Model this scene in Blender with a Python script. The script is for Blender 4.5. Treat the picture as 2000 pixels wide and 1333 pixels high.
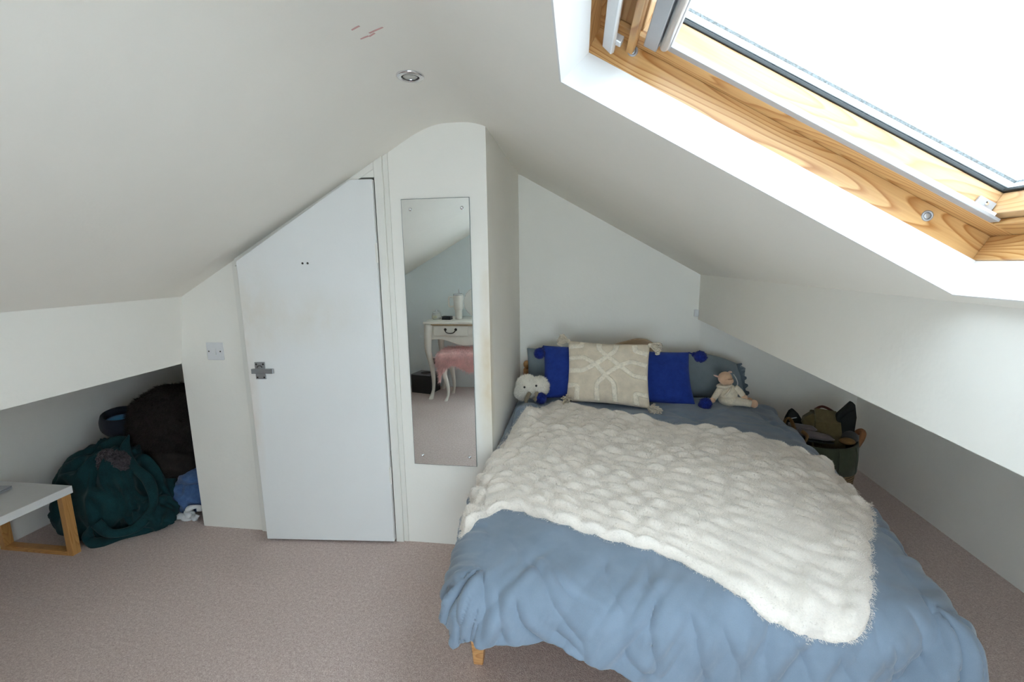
import bpy, bmesh, math, random
import numpy as np
from mathutils import Vector, Matrix, noise as mnoise

scene = bpy.context.scene
for _o in list(bpy.data.objects):
    bpy.data.objects.remove(_o)
COL = scene.collection
rng = np.random.default_rng(11)
random.seed(11)

# ------------------------------------------------------------------ camera
YAW, PITCH, ROLL, EYE = -0.144395, 0.169072, 0.014169, 1.335
_f = np.array([math.sin(YAW) * math.cos(PITCH), math.cos(YAW) * math.cos(PITCH), -math.sin(PITCH)])
_r = np.array([math.cos(YAW), -math.sin(YAW), 0.0])
_d = np.cross(_f, _r)
_r2 = math.cos(ROLL) * _r + math.sin(ROLL) * _d
_d2 = -math.sin(ROLL) * _r + math.cos(ROLL) * _d
cam_data = bpy.data.cameras.new('camera')
cam_data.lens = 896.5 / 2000 * 36
cam_data.sensor_width = 36
cam_data.sensor_fit = 'HORIZONTAL'
cam_data.clip_start = 0.02
cam = bpy.data.objects.new('camera', cam_data)
COL.objects.link(cam)
_m = Matrix.Identity(4)
for _i in range(3):
    _m[_i][0], _m[_i][1], _m[_i][2] = _r2[_i], -_d2[_i], -_f[_i]
_m[2][3] = EYE
cam.matrix_world = _m
scene.camera = cam

# ------------------------------------------------------------------ sky and exposure
world = bpy.data.worlds.new('overcast_sky')
scene.world = world
world.use_nodes = True
_bg = world.node_tree.nodes['Background']
_bg.inputs['Color'].default_value = (0.745, 0.87, 1.0, 1)
_bg.inputs['Strength'].default_value = 10.0
scene.view_settings.view_transform = 'Standard'
scene.view_settings.look = 'None'
scene.view_settings.exposure = 0.06
scene.view_settings.gamma = 1.0
scene.view_settings.use_curve_mapping = False
scene.cycles.max_bounces = 14
scene.cycles.diffuse_bounces = 10
scene.cycles.transparent_max_bounces = 16
scene.cycles.sample_clamp_indirect = 6.0

# ------------------------------------------------------------------ materials
MATS = {}
def nodemat(name):
    m = bpy.data.materials.new(name)
    m.use_nodes = True
    nt = m.node_tree
    b = nt.nodes['Principled BSDF']
    MATS[name] = m
    return m, nt, b
def N(nt, kind, **kw):
    n = nt.nodes.new(kind)
    for k, v in kw.items():
        if k in n.inputs.keys() if hasattr(n, 'inputs') else False:
            n.inputs[k].default_value = v
        else:
            setattr(n, k, v)
    return n
def L(nt, a, b):
    nt.links.new(a, b)
def ramp(nt, fac, stops, interp='LINEAR'):
    r = nt.nodes.new('ShaderNodeValToRGB')
    r.color_ramp.interpolation = interp
    el = r.color_ramp.elements
    while len(el) > 1:
        el.remove(el[-1])
    el[0].position = stops[0][0]
    el[0].color = (*stops[0][1], 1)
    for p, c in stops[1:]:
        e = el.new(p)
        e.color = (*c, 1)
    L(nt, fac, r.inputs['Fac'])
    return r
def tex(nt, scale, detail=3, rough=0.55, coord='Object', stretch=None, dist=0.0):
    tc = nt.nodes.new('ShaderNodeTexCoord')
    src = tc.outputs[coord]
    if stretch:
        mp = nt.nodes.new('ShaderNodeMapping')
        mp.inputs['Scale'].default_value = stretch
        L(nt, src, mp.inputs['Vector'])
        src = mp.outputs['Vector']
    n = nt.nodes.new('ShaderNodeTexNoise')
    n.inputs['Scale'].default_value = scale
    n.inputs['Detail'].default_value = detail
    n.inputs['Roughness'].default_value = rough
    n.inputs['Distortion'].default_value = dist
    L(nt, src, n.inputs['Vector'])
    return n
def bump(nt, b, height, strength=0.3, dist=0.01, prev=None):
    bp = nt.nodes.new('ShaderNodeBump')
    bp.inputs['Strength'].default_value = strength
    bp.inputs['Distance'].default_value = dist
    L(nt, height, bp.inputs['Height'])
    if prev:
        L(nt, prev.outputs['Normal'], bp.inputs['Normal'])
    L(nt, bp.outputs['Normal'], b.inputs['Normal'])
    return bp
def plain(name, col, rough=0.5, metal=0.0, var=0.06, scale=30, bstr=0.0, bscale=200, bdist=0.002, sheen=0.0, spec=None):
    """a colour with slight procedural mottling and fine relief"""
    m, nt, b = nodemat(name)
    n = tex(nt, scale, 3)
    lo = tuple(max(0, c * (1 - var)) for c in col)
    hi = tuple(min(1, c * (1 + var)) for c in col)
    r = ramp(nt, n.outputs['Fac'], [(0.3, lo), (0.7, hi)])
    L(nt, r.outputs['Color'], b.inputs['Base Color'])
    b.inputs['Roughness'].default_value = rough
    b.inputs['Metallic'].default_value = metal
    if sheen:
        b.inputs['Sheen Weight'].default_value = sheen
    if spec is not None:
        b.inputs['Specular IOR Level'].default_value = spec
    if bstr:
        bn = tex(nt, bscale, 4)
        bump(nt, b, bn.outputs['Fac'], bstr, bdist)
    return m
def mixcol(nt, fac, a, b_):
    mx = nt.nodes.new('ShaderNodeMix')
    mx.data_type = 'RGBA'
    for s, v in ((6, a), (7, b_)):
        if isinstance(v, tuple):
            mx.inputs[s].default_value = (*v, 1)
        else:
            L(nt, v, mx.inputs[s])
    if isinstance(fac, (int, float)):
        mx.inputs[0].default_value = fac
    else:
        L(nt, fac, mx.inputs[0])
    return mx.outputs[2]
def math_(nt, op, a, b_=None, clamp=False):
    n = nt.nodes.new('ShaderNodeMath')
    n.operation = op
    n.use_clamp = clamp
    for i, v in enumerate((a, b_)):
        if v is None:
            continue
        if isinstance(v, (int, float)):
            n.inputs[i].default_value = v
        else:
            L(nt, v, n.inputs[i])
    return n.outputs[0]
def wall_paint(name, col, stains=(), rough=0.6, relief=0.12):
    """matt emulsion on hand-skimmed plaster; stains = (centre, radii, colour, strength)"""
    m, nt, b = nodemat(name)
    n = tex(nt, 2.2, 5, 0.6)
    r = ramp(nt, n.outputs['Fac'], [(0.3, tuple(c * 0.965 for c in col)), (0.7, col)])
    out = r.outputs['Color']
    for cen, rad, scol, st in stains:
        tc = nt.nodes.new('ShaderNodeTexCoord')
        mp = nt.nodes.new('ShaderNodeMapping')
        mp.vector_type = 'TEXTURE'
        mp.inputs['Location'].default_value = cen
        mp.inputs['Scale'].default_value = rad
        L(nt, tc.outputs['Object'], mp.inputs['Vector'])
        g = nt.nodes.new('ShaderNodeTexGradient')
        g.gradient_type = 'SPHERICAL'
        L(nt, mp.outputs['Vector'], g.inputs['Vector'])
        sn = tex(nt, 12, 5, 0.6, stretch=(1, 1, 0.6))
        srm = ramp(nt, sn.outputs['Fac'], [(0.25, (0.15, 0.15, 0.15)), (0.8, (1, 1, 1))])
        f = math_(nt, 'MULTIPLY', math_(nt, 'MULTIPLY', g.outputs['Fac'], srm.outputs['Color']), st, True)
        out = mixcol(nt, f, out, scol)
    L(nt, out, b.inputs['Base Color'])
    b.inputs['Roughness'].default_value = rough
    b.inputs['Specular IOR Level'].default_value = 0.3
    n1 = tex(nt, 7, 4, 0.6)
    n2 = tex(nt, 120, 3, 0.6)
    b1 = bump(nt, b, n1.outputs['Fac'], relief, 0.03)
    bump(nt, b, n2.outputs['Fac'], 0.06, 0.003, b1)
    return m
def wood(name, light, dark, scale=1.0, rough=0.4, ringscale=26.0):
    """pine: growth rings cut lengthwise, giving long cathedral figures; uses the 'grain' attribute (x along the board)"""
    m, nt, b = nodemat(name)
    at = nt.nodes.new('ShaderNodeAttribute')
    at.attribute_name = 'grain'
    mp = nt.nodes.new('ShaderNodeMapping')
    mp.inputs['Scale'].default_value = (0.16 * scale, 1.0 * scale, 1.0 * scale)
    L(nt, at.outputs['Vector'], mp.inputs['Vector'])
    n0 = nt.nodes.new('ShaderNodeTexNoise')
    n0.inputs['Scale'].default_value = 9.0
    n0.inputs['Detail'].default_value = 1.5
    n0.inputs['Roughness'].default_value = 0.4
    L(nt, mp.outputs['Vector'], n0.inputs['Vector'])
    s = math_(nt, 'MULTIPLY', n0.outputs['Fac'], ringscale)
    fr = math_(nt, 'FRACT', s)
    r = ramp(nt, fr, [(0.0, light), (0.55, tuple(a * 0.75 + c * 0.25 for a, c in zip(light, dark))), (0.86, dark), (0.97, light)])
    mp2 = nt.nodes.new('ShaderNodeMapping')
    mp2.inputs['Scale'].default_value = (6, 260, 260)
    L(nt, at.outputs['Vector'], mp2.inputs['Vector'])
    n2 = nt.nodes.new('ShaderNodeTexNoise')
    n2.inputs['Scale'].default_value = 1.0
    n2.inputs['Detail'].default_value = 4
    L(nt, mp2.outputs['Vector'], n2.inputs['Vector'])
    rr = ramp(nt, n2.outputs['Fac'], [(0.3, (0.86, 0.82, 0.78)), (0.7, (1, 1, 1))])
    mx = nt.nodes.new('ShaderNodeMix')
    mx.data_type = 'RGBA'
    mx.blend_type = 'MULTIPLY'
    mx.inputs[0].default_value = 1.0
    L(nt, r.outputs['Color'], mx.inputs[6])
    L(nt, rr.outputs['Color'], mx.inputs[7])
    L(nt, mx.outputs[2], b.inputs['Base Color'])
    b.inputs['Roughness'].default_value = rough
    bump(nt, b, n2.outputs['Fac'], 0.08, 0.001)
    return m
def fabric(name, col, var=0.1, weave=700, rough=0.9, sheen=0.25, bstr=0.25, mott=14):
    m, nt, b = nodemat(name)
    n = tex(nt, mott, 4, 0.6)
    w = tex(nt, weave, 2, 0.6)
    s = math_(nt, 'ADD', math_(nt, 'MULTIPLY', n.outputs['Fac'], 0.6), math_(nt, 'MULTIPLY', w.outputs['Fac'], 0.4))
    lo = tuple(c * (1 - var * 1.6) for c in col)
    hi = tuple(min(1, c * (1 + var * 1.6)) for c in col)
    r = ramp(nt, s, [(0.36, lo), (0.64, hi)])
    L(nt, r.outputs['Color'], b.inputs['Base Color'])
    b.inputs['Roughness'].default_value = rough
    b.inputs['Sheen Weight'].default_value = sheen
    b.inputs['Specular IOR Level'].default_value = 0.2
    bump(nt, b, w.outputs['Fac'], bstr, 0.0012)
    return m

# ------------------------------------------------------------------ object helpers
WORG = {}
def tag(o, label=None, cat=None, group=None, kind=None):
    if label: o['label'] = label
    if cat: o['category'] = cat
    if group: o['group'] = group
    if kind: o['kind'] = kind
    return o
def empty(name, loc, label, cat, group=None, kind=None):
    o = bpy.data.objects.new(name, None)
    o.empty_display_size = 0.05
    COL.objects.link(o)
    o.location = loc
    WORG[o.name] = Vector(loc)
    return tag(o, label, cat, group, kind)
def mesh(name, verts, faces, mat, parent=None, smooth=False, origin=None, grain=None, bevel=0.0, subsurf=0, solid=0.0, kind=None, sharp=None):
    """verts in world coordinates; the object's origin is its parent thing's base (or 'origin')"""
    V = np.asarray(verts, float).reshape(-1, 3)
    if parent is not None:
        org = np.array(WORG[parent.name])
    else:
        org = np.array(origin if origin is not None else (0, 0, 0), float)
    me = bpy.data.meshes.new(name)
    me.from_pydata((V - org).tolist(), [], [tuple(int(i) for i in f) for f in faces])
    if grain is not None:
        a = me.attributes.new('grain', 'FLOAT_VECTOR', 'POINT')
        a.data.foreach_set('vector', np.asarray(grain, np.float32).ravel())
    me.materials.append(MATS[mat] if isinstance(mat, str) else mat)
    bmx = bmesh.new()
    bmx.from_mesh(me)
    bmesh.ops.recalc_face_normals(bmx, faces=bmx.faces)
    bmx.to_mesh(me)
    bmx.free()
    if smooth:
        me.polygons.foreach_set('use_smooth', [True] * len(me.polygons))
    o = bpy.data.objects.new(name, me)
    COL.objects.link(o)
    WORG[o.name] = Vector(org)
    if parent is not None:
        o.parent = parent
        if parent.type == 'MESH':
            o.location = (0, 0, 0)
    else:
        o.location = org
    if bevel:
        md = o.modifiers.new('bevel', 'BEVEL')
        md.width = bevel
        md.segments = 2
        md.limit_method = 'ANGLE'
        md.angle_limit = 0.6
    if solid:
        md = o.modifiers.new('solid', 'SOLIDIFY')
        md.thickness = solid
        md.offset = 0
    if subsurf:
        md = o.modifiers.new('sub', 'SUBSURF')
        md.levels = md.render_levels = subsurf
    if smooth and sharp:
        try:
            me.set_sharp_from_angle(angle=sharp)
        except Exception:
            pass
    if kind:
        o['kind'] = kind
    return o
class Geo:
    """collects shapes of ONE part"""
    def __init__(s):
        s.v, s.f, s.g = [], [], []
    def add(s, v, f, g=None):
        k = len(s.v)
        v = [tuple(map(float, p)) for p in v]
        s.v += v
        s.f += [tuple(i + k for i in q) for q in f]
        s.g += [tuple(map(float, p)) for p in (g if g is not None else v)]
        return s
    def box(s, lo, hi, frame=None, goff=(0, 0, 0), axis=0):
        """axis-aligned in 'frame' (origin, X, Y, Z); 'axis' is the direction of the wood grain"""
        P = [(x, y, z) for x in (lo[0], hi[0]) for y in (lo[1], hi[1]) for z in (lo[2], hi[2])]
        g = [(p[axis] + goff[0], p[(axis + 1) % 3] + goff[1], p[(axis + 2) % 3] + goff[2]) for p in P]
        if frame:
            O, X, Y, Z = [np.array(t, float) for t in frame]
            P = [tuple(O + X * p[0] + Y * p[1] + Z * p[2]) for p in P]
        return s.add(P, [(0, 1, 3, 2), (4, 6, 7, 5), (0, 4, 5, 1), (2, 3, 7, 6), (0, 2, 6, 4), (1, 5, 7, 3)], g)
    def prism(s, poly, y0, y1, axis='y'):
        """polygon in the x-z plane extruded along y (or x-y along z, or y-z along x)"""
        n = len(poly)
        def P(p, t):
            return (p[0], t, p[1]) if axis == 'y' else ((p[0], p[1], t) if axis == 'z' else (t, p[0], p[1]))
        v = [P(p, y0) for p in poly] + [P(p, y1) for p in poly]
        f = [tuple(range(n))[::-1], tuple(range(n, 2 * n))] + [(i, (i + 1) % n, (i + 1) % n + n, i + n) for i in range(n)]
        return s.add(v, f)
    def tube(s, pts, rad, n=10, caps=True, flat=1.0, ref=(0, 0, 1)):
        pts = [np.array(p, float) for p in pts]
        m = len(pts)
        rad = [rad] * m if np.isscalar(rad) else list(rad)
        v = []
        prevu = None
        for i in range(m):
            t = pts[min(i + 1, m - 1)] - pts[max(i - 1, 0)]
            t = t / (np.linalg.norm(t) + 1e-12)
            r = np.array(ref, float)
            if prevu is not None:
                u = prevu - t * (prevu @ t)
                if np.linalg.norm(u) < 1e-6: u = np.cross(t, r)
            else:
                if abs(t @ r) > 0.95: r = np.array([1.0, 0, 0])
                u = np.cross(t, r)
            u /= np.linalg.norm(u)
            w = np.cross(t, u)
            prevu = u
            for k in range(n):
                a = 2 * math.pi * k / n
                v.append(pts[i] + rad[i] * (math.cos(a) * u + flat * math.sin(a) * w))
        f = [(i * n + k, i * n + (k + 1) % n, (i + 1) * n + (k + 1) % n, (i + 1) * n + k) for i in range(m - 1) for k in range(n)]
        if caps:
            f += [tuple(range(n))[::-1], tuple(range((m - 1) * n, m * n))]
        return s.add(v, f)
    def lathe(s, prof, cen, n=24, frame=None):
        """profile (radius, height) turned about the z axis of 'frame'"""
        X, Y, Z = [np.array(t, float) for t in (frame or ((1, 0, 0), (0, 1, 0), (0, 0, 1)))]
        c = np.array(cen, float)
        v = []
        for r, h in prof:
            for k in range(n):
                a = 2 * math.pi * k / n
                v.append(c + X * (r * math.cos(a)) + Y * (r * math.sin(a)) + Z * h)
        m = len(prof)
        f = [(i * n + k, i * n + (k + 1) % n, (i + 1) * n + (k + 1) % n, (i + 1) * n + k) for i in range(m - 1) for k in range(n)]
        f += [tuple(range(n))[::-1], tuple(range((m - 1) * n, m * n))]
        return s.add(v, f)
    def blob(s, cen, rad, nu=14, nv=10, axes=None, fn=None):
        X, Y, Z = [np.array(t, float) for t in (axes or ((1, 0, 0), (0, 1, 0), (0, 0, 1)))]
        c = np.array(cen, float)
        v, f = [], []
        for j in range(nv + 1):
            ph = math.pi * j / nv
            for i in range(nu):
                th = 2 * math.pi * i / nu
                q = np.array([math.sin(ph) * math.cos(th), math.sin(ph) * math.sin(th), math.cos(ph)])
                k = fn(q) if fn else 1.0
                v.append(c + k * (X * q[0] * rad[0] + Y * q[1] * rad[1] + Z * q[2] * rad[2]))
        for j in range(nv):
            for i in range(nu):
                a, b_ = j * nu + i, j * nu + (i + 1) % nu
                f.append((a, b_, b_ + nu, a + nu))
        return s.add(v, f)
    def build(s, name, mat, parent=None, **kw):
        if kw.pop('wooden', False):
            kw['grain'] = s.g
        return mesh(name, s.v, s.f, mat, parent, **kw)
def grid_faces(nu, nv, wrap=False):
    f = []
    for j in range(nv - 1):
        for i in range(nu - (0 if wrap else 1)):
            a, b_ = j * nu + i, j * nu + (i + 1) % nu
            f.append((a, b_, b_ + nu, a + nu))
    return f
def smooth_curve(pts, n=40):
    """Catmull-Rom through pts"""
    P = [np.array(p, float) for p in pts]
    P = [2 * P[0] - P[1]] + P + [2 * P[-1] - P[-2]]
    out = []
    m = len(P) - 3
    for t in np.linspace(0, m - 1e-6, n):
        i = int(t)
        u = t - i
        a, b_, c, d = P[i:i + 4]
        out.append(0.5 * ((2 * b_) + (-a + c) * u + (2 * a - 5 * b_ + 4 * c - d) * u * u + (-a + 3 * b_ - 3 * c + d) * u ** 3))
    return out
def smooth_profile(pts, n=40):
    return [tuple(p) for p in smooth_curve(pts, n)]
def fbm(p, sc=1.0, octv=3):
    s, a, t = 0.0, 1.0, 0.0
    q = Vector((float(p[0]), float(p[1]), float(p[2]) if len(p) > 2 else 0.0)) * sc
    for _ in range(octv):
        s += a * mnoise.noise(q)
        t += a
        a *= 0.5
        q = q * 2.03 + Vector((3.1, 1.7, 5.3))
    return s / t
def fibres(pts, nrm, length, width, lean, jitter=0.5, tip=0.15, rs=None):
    """thin three-sided hairs rooted at pts; returns verts, faces"""
    rs = rs or rng
    n = len(pts)
    nrm = nrm / (np.linalg.norm(nrm, axis=1, keepdims=True) + 1e-9)
    d = nrm + lean + rs.normal(0, jitter, (n, 3))
    d /= np.linalg.norm(d, axis=1, keepdims=True)
    ln = length * rs.uniform(0.55, 1.15, (n, 1))
    side = np.cross(d, rs.normal(0, 1, (n, 3)))
    side /= np.linalg.norm(side, axis=1, keepdims=True) + 1e-9
    mid = pts + d * ln * 0.55
    d2 = d + rs.normal(0, jitter * 0.7, (n, 3)) + lean * 0.6
    d2 /= np.linalg.norm(d2, axis=1, keepdims=True)
    end = mid + d2 * ln * 0.45
    V = np.stack([pts - side * width, pts + side * width, mid + side * width * 0.7, mid - side * width * 0.7, end], 1).reshape(-1, 3)
    k = np.arange(n)[:, None] * 5
    F = [tuple(r) for r in (k + np.array([0, 1, 2, 3])).tolist()] + [tuple(r) for r in (k + np.array([3, 2, 4])).tolist()]
    return V, F
def raw_mesh(name, V, F, mat, parent, kind=None, smooth=True):
    me = bpy.data.meshes.new(name)
    me.from_pydata((np.asarray(V) - np.array(WORG[parent.name])).tolist(), [], F)
    me.materials.append(MATS[mat])
    if smooth:
        me.polygons.foreach_set('use_smooth', [True] * len(me.polygons))
    o = bpy.data.objects.new(name, me)
    COL.objects.link(o)
    o.parent = parent
    WORG[o.name] = WORG[parent.name]
    if kind:
        o['kind'] = kind
    return o
def surface_points(V, F, n, rs=None):
    rs = rs or rng
    V = np.asarray(V, float)
    T = []
    for q in F:
        for i in range(1, len(q) - 1):
            T.append((q[0], q[i], q[i + 1]))
    T = np.array(T)
    a, b_, c = V[T[:, 0]], V[T[:, 1]], V[T[:, 2]]
    nn = np.cross(b_ - a, c - a)
    ar = np.linalg.norm(nn, axis=1)
    i = rs.choice(len(T), n, p=ar / ar.sum())
    u, v = rs.random((n, 1)), rs.random((n, 1))
    fl = (u + v) > 1
    u = np.where(fl, 1 - u, u)
    v = np.where(fl, 1 - v, v)
    return a[i] + u * (b_[i] - a[i]) + v * (c[i] - a[i]), nn[i] / (ar[i][:, None] + 1e-12)

# ------------------------------------------------------------------ surface materials
WHITE = (0.87, 0.845, 0.785)
wall_paint('paint_wall', WHITE)
wall_paint('paint_ceiling', (0.84, 0.805, 0.735), relief=0.08)
wall_paint('paint_column', WHITE, stains=[((-0.395, 1.95, 0.80), (0.06, 0.10, 0.36), (0.66, 0.52, 0.32), 1.0),
                                          ((-0.395, 1.95, 1.10), (0.035, 0.10, 0.35), (0.66, 0.52, 0.33), 0.7)])
wall_paint('paint_door', (0.80, 0.80, 0.79), stains=[((-0.302, -0.025, 1.12), (0.20, 0.25, 0.28), (0.68, 0.60, 0.48), 0.75),
                                                    ((-0.032, 0.0, 1.10), (0.32, 0.25, 0.18), (0.70, 0.64, 0.54), 0.65),
                                                    ((-0.332, -0.025, 0.70), (0.05, 0.2, 0.45), (0.66, 0.52, 0.40), 0.8)], relief=0.05, rough=0.45)
wall_paint('paint_cream', (0.81, 0.79, 0.735), relief=0.06, rough=0.45)
wall_paint('paint_reveal', (0.80, 0.80, 0.79), relief=0.05)
plain('red_scuff', (0.62, 0.36, 0.34), 0.8, scale=60)
plain('dark_gap', (0.03, 0.028, 0.025), 0.9)

def carpet():
    m, nt, b = nodemat('carpet')
    big = tex(nt, 2.5, 3, 0.6)
    sp = tex(nt, 230, 3, 0.8)
    sp2 = tex(nt, 75, 4, 0.8)
    vor = nt.nodes.new('ShaderNodeTexVoronoi')
    vor.inputs['Scale'].default_value = 260
    tc = nt.nodes.new('ShaderNodeTexCoord')
    L(nt, tc.outputs['Object'], vor.inputs['Vector'])
    r1 = ramp(nt, sp.outputs['Fac'], [(0.33, (0.24, 0.16, 0.14)), (0.46, (0.50, 0.385, 0.345)), (0.55, (0.64, 0.52, 0.475)), (0.66, (0.92, 0.85, 0.80))])
    r2 = ramp(nt, sp2.outputs['Fac'], [(0.32, (0.36, 0.26, 0.235)), (0.52, (0.58, 0.46, 0.42)), (0.68, (0.78, 0.68, 0.63))])
    c = mixcol(nt, 0.5, r1.outputs['Color'], r2.outputs['Color'])
    rb = ramp(nt, big.outputs['Fac'], [(0.3, (0.94, 0.93, 0.92)), (0.7, (1.0, 1.0, 1.0))])
    mx = nt.nodes.new('ShaderNodeMix')
    mx.data_type = 'RGBA'
    mx.blend_type = 'MULTIPLY'
    mx.inputs[0].default_value = 1
    L(nt, c, mx.inputs[6])
    L(nt, rb.outputs['Color'], mx.inputs[7])
    L(nt, mx.outputs[2], b.inputs['Base Color'])
    b.inputs['Roughness'].default_value = 0.95
    b.inputs['Specular IOR Level'].default_value = 0.1
    b.inputs['Sheen Weight'].default_value = 0.3
    b1 = bump(nt, b, vor.outputs['Distance'], 0.35, 0.003)
    bump(nt, b, sp2.outputs['Fac'], 0.3, 0.004, b1)
carpet()

# ------------------------------------------------------------------ room shell
YD, YB, YR = 1.953, 2.995, -0.854          # partition with the door, end wall of the bed alcove, wall behind the camera
XL0, XL1 = -2.77, -1.926                   # left eaves wall and left boxed-in panel
XR0, XR1 = 1.78, 0.745
SL, SR = 0.5635, 0.5687                    # pitch of the two slopes
def zl(x): return 1.905 + SL * (x + 0.62)
def zr(x): return 1.887 - SR * (x + 0.382)
def structure(o, label, cat):
    return tag(o, label, cat, kind='structure')

structure(Geo().box((-2.9, YR - 0.1, -0.08), (1.92, YB + 0.3, 0)).build('floor', 'carpet'), 'speckled pinkish brown looped carpet over the whole floor', 'floor')
def bez(p0, p1, p2, n):
    return [tuple((1 - t) ** 2 * np.array(p0) + 2 * t * (1 - t) * np.array(p1) + t * t * np.array(p2)) for t in np.linspace(0, 1, n)]
RIDGE = bez((-0.72, zl(-0.72)), (-0.62, 1.905), (-0.545, 1.905), 9) + bez((-0.490, 1.905), (-0.414, 1.905), (-0.345, zr(-0.345)), 9)
structure(Geo().prism([(-2.9, zl(-2.9)), (-0.72, zl(-0.72)), (-0.72, 2.06), (-2.9, zl(-2.9) + 0.12)], YR - 0.1, YB + 0.3).build('ceiling_left', 'paint_ceiling'),
          'sloping white ceiling on the side of the door and clothes heap', 'ceiling')
mid = Geo().prism(RIDGE + [(-0.345, 2.06), (-0.72, 2.06)], YR - 0.1, YB + 0.3).build('ceiling_middle', 'paint_ceiling', smooth=True, sharp=0.5)
structure(mid, 'narrow flat white ceiling strip along the ridge', 'ceiling')
for (x, y, l, a) in ((-0.555, 1.172, 0.055, 0.5), (-0.50, 1.185, 0.05, 0.45), (-0.545, 1.215, 0.03, 0.4), (-0.52, 1.205, 0.025, 0.6)):
    g = Geo()
    c, s_ = math.cos(-a), math.sin(-a)
    g.box((-l / 2, -0.0025, -0.0006), (l / 2, 0.0025, 0.0004), frame=((x, y, 1.905), (c, s_, 0), (-s_, c, 0), (0, 0, 1)))
    g.build('scuff_mark', 'red_scuff', mid)

# right slope: slab with the roof window's splayed opening
AL = math.atan(SR)
SKD = np.array([math.cos(AL), 0, -math.sin(AL)])
SKN = np.array([math.sin(AL), 0, math.cos(AL)])
SKO = np.array([-0.042, 0, 1.6936])
def sky(u, y, n): return SKO + SKD * u + SKN * n + np.array([0, y, 0])
SKF = (SKO, SKD, np.array([0, 1.0, 0]), SKN)
NY0, NY1 = 0.315, 1.005                    # opening at the ceiling
FY0, FY1 = 0.27, 1.05                      # opening at the window frame
def slab_ring(outer, inner, n0, n1, inner1=None):
    g = Geo()
    a = [(outer[0], outer[2]), (outer[1], outer[2]), (outer[1], outer[3]), (outer[0], outer[3])]
    def rect(r): return [(r[0], r[2]), (r[1], r[2]), (r[1], r[3]), (r[0], r[3])]
    i0, i1 = rect(inner), rect(inner1 or inner)
    v = [sky(*p, n0) for p in a] + [sky(*p, n0) for p in i0] + [sky(*p, n1) for p in a] + [sky(*p, n1) for p in i1]
    f = []
    for k in range(4):
        j = (k + 1) % 4
        f += [(k, j, 4 + j, 4 + k), (8 + k, 8 + j, 12 + j, 12 + k), (k, j, 8 + j, 8 + k), (4 + k, 4 + j, 12 + j, 12 + k)]
    return g.add(v, f)
uL = (-0.345 + 0.042) / math.cos(AL)
uR = (1.92 + 0.042) / math.cos(AL)
slab_ = slab_ring((uL, uR, YR - 0.1, YB + 0.3), (0.0, 0.8766, NY0, NY1), 0, 0.087, (0.014, 0.9006, FY0, FY1))
cr = slab_.build('ceiling_right', 'paint_ceiling')
structure(cr, 'sloping white ceiling over the bed with the roof window cut in it', 'ceiling')
# crisp painted lining boards inside the opening
def lining(name, q0, q1):
    g = Geo()
    a = [sky(*p) for p in q0]
    b_ = [sky(*p) for p in q1]
    g.add(a + b_, [(0, 1, 2, 3), (7, 6, 5, 4), (0, 4, 5, 1), (1, 5, 6, 2), (2, 6, 7, 3), (3, 7, 4, 0)])
    return g.build(name, 'paint_reveal', cr)
t_ = 0.004
lining('reveal_board', [(0, NY1, 0), (0.8766, NY1, 0), (0.9006, FY1, 0.087), (0.014, FY1, 0.087)], [(0, NY1 - t_, 0), (0.8766, NY1 - t_, 0), (0.9006, FY1 - t_, 0.087), (0.014, FY1 - t_, 0.087)])
lining('reveal_board', [(0, NY0, 0), (0.8766, NY0, 0), (0.9006, FY0, 0.087), (0.014, FY0, 0.087)], [(0, NY0 + t_, 0), (0.8766, NY0 + t_, 0), (0.9006, FY0 + t_, 0.087), (0.014, FY0 + t_, 0.087)])
lining('reveal_board', [(0, NY0, 0), (0, NY1, 0), (0.014, FY1, 0.087), (0.014, FY0, 0.087)], [(t_, NY0, 0), (t_, NY1, 0), (0.014 + t_, FY1, 0.087), (0.014 + t_, FY0, 0.087)])
lining('reveal_board', [(0.8766, NY0, 0), (0.8766, NY1, 0), (0.9006, FY1, 0.087), (0.9006, FY0, 0.087)], [(0.8766 - t_, NY0, 0), (0.8766 - t_, NY1, 0), (0.9006 - t_, FY1, 0.087), (0.9006 - t_, FY0, 0.087)])

# walls
structure(Geo().prism([(-2.9, YB), (0.76, YB), (1.92, YB + 0.15), (1.92, YB + 0.3), (-2.9, YB + 0.3)], 0, 2.05, 'z').build('wall_back', 'paint_wall'), 'white end wall behind the head of the bed', 'wall')
GX0, GX1, GZ0, GZ1 = -0.50, 0.68, 0.08, 1.27        # opening for unseen glazed doors, added to brighten the room
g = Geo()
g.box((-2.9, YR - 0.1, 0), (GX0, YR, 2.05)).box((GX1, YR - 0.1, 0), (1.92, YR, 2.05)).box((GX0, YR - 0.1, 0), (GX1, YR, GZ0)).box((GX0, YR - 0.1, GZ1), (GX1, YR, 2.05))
wall_paint('paint_rear_sky_tint', (0.76, 0.83, 0.85))  # blue of the sky light on this wall is put into the paint
structure(g.build('wall_rear', 'paint_rear_sky_tint'), 'pale wall behind the dressing table, sky-light blue mixed into its colour, seen in the mirror', 'wall')
structure(Geo().box((XL0 - 0.1, YR, 0), (XL0, YB, 0.80)).build('wall_left_eaves', 'paint_wall'), 'low white eaves wall behind the clothes heap and white table', 'wall')
structure(Geo().box((XR0, YR, 0), (XR0 + 0.1, YB + 0.14, 0.75)).build('wall_right_eaves', 'paint_wall'), 'low grey-white eaves wall beside the basket', 'wall')
structure(Geo().prism([(XL1, 0.868), (XL1 + 0.049, zl(-1.877)), (XL1 + 0.02, zl(-1.906)), (XL1 - 0.03, 0.868)], YR, YD).build('wall_left', 'paint_wall'),
          'white boxed-in panel under the slope above the clothes heap', 'wall')
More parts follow.
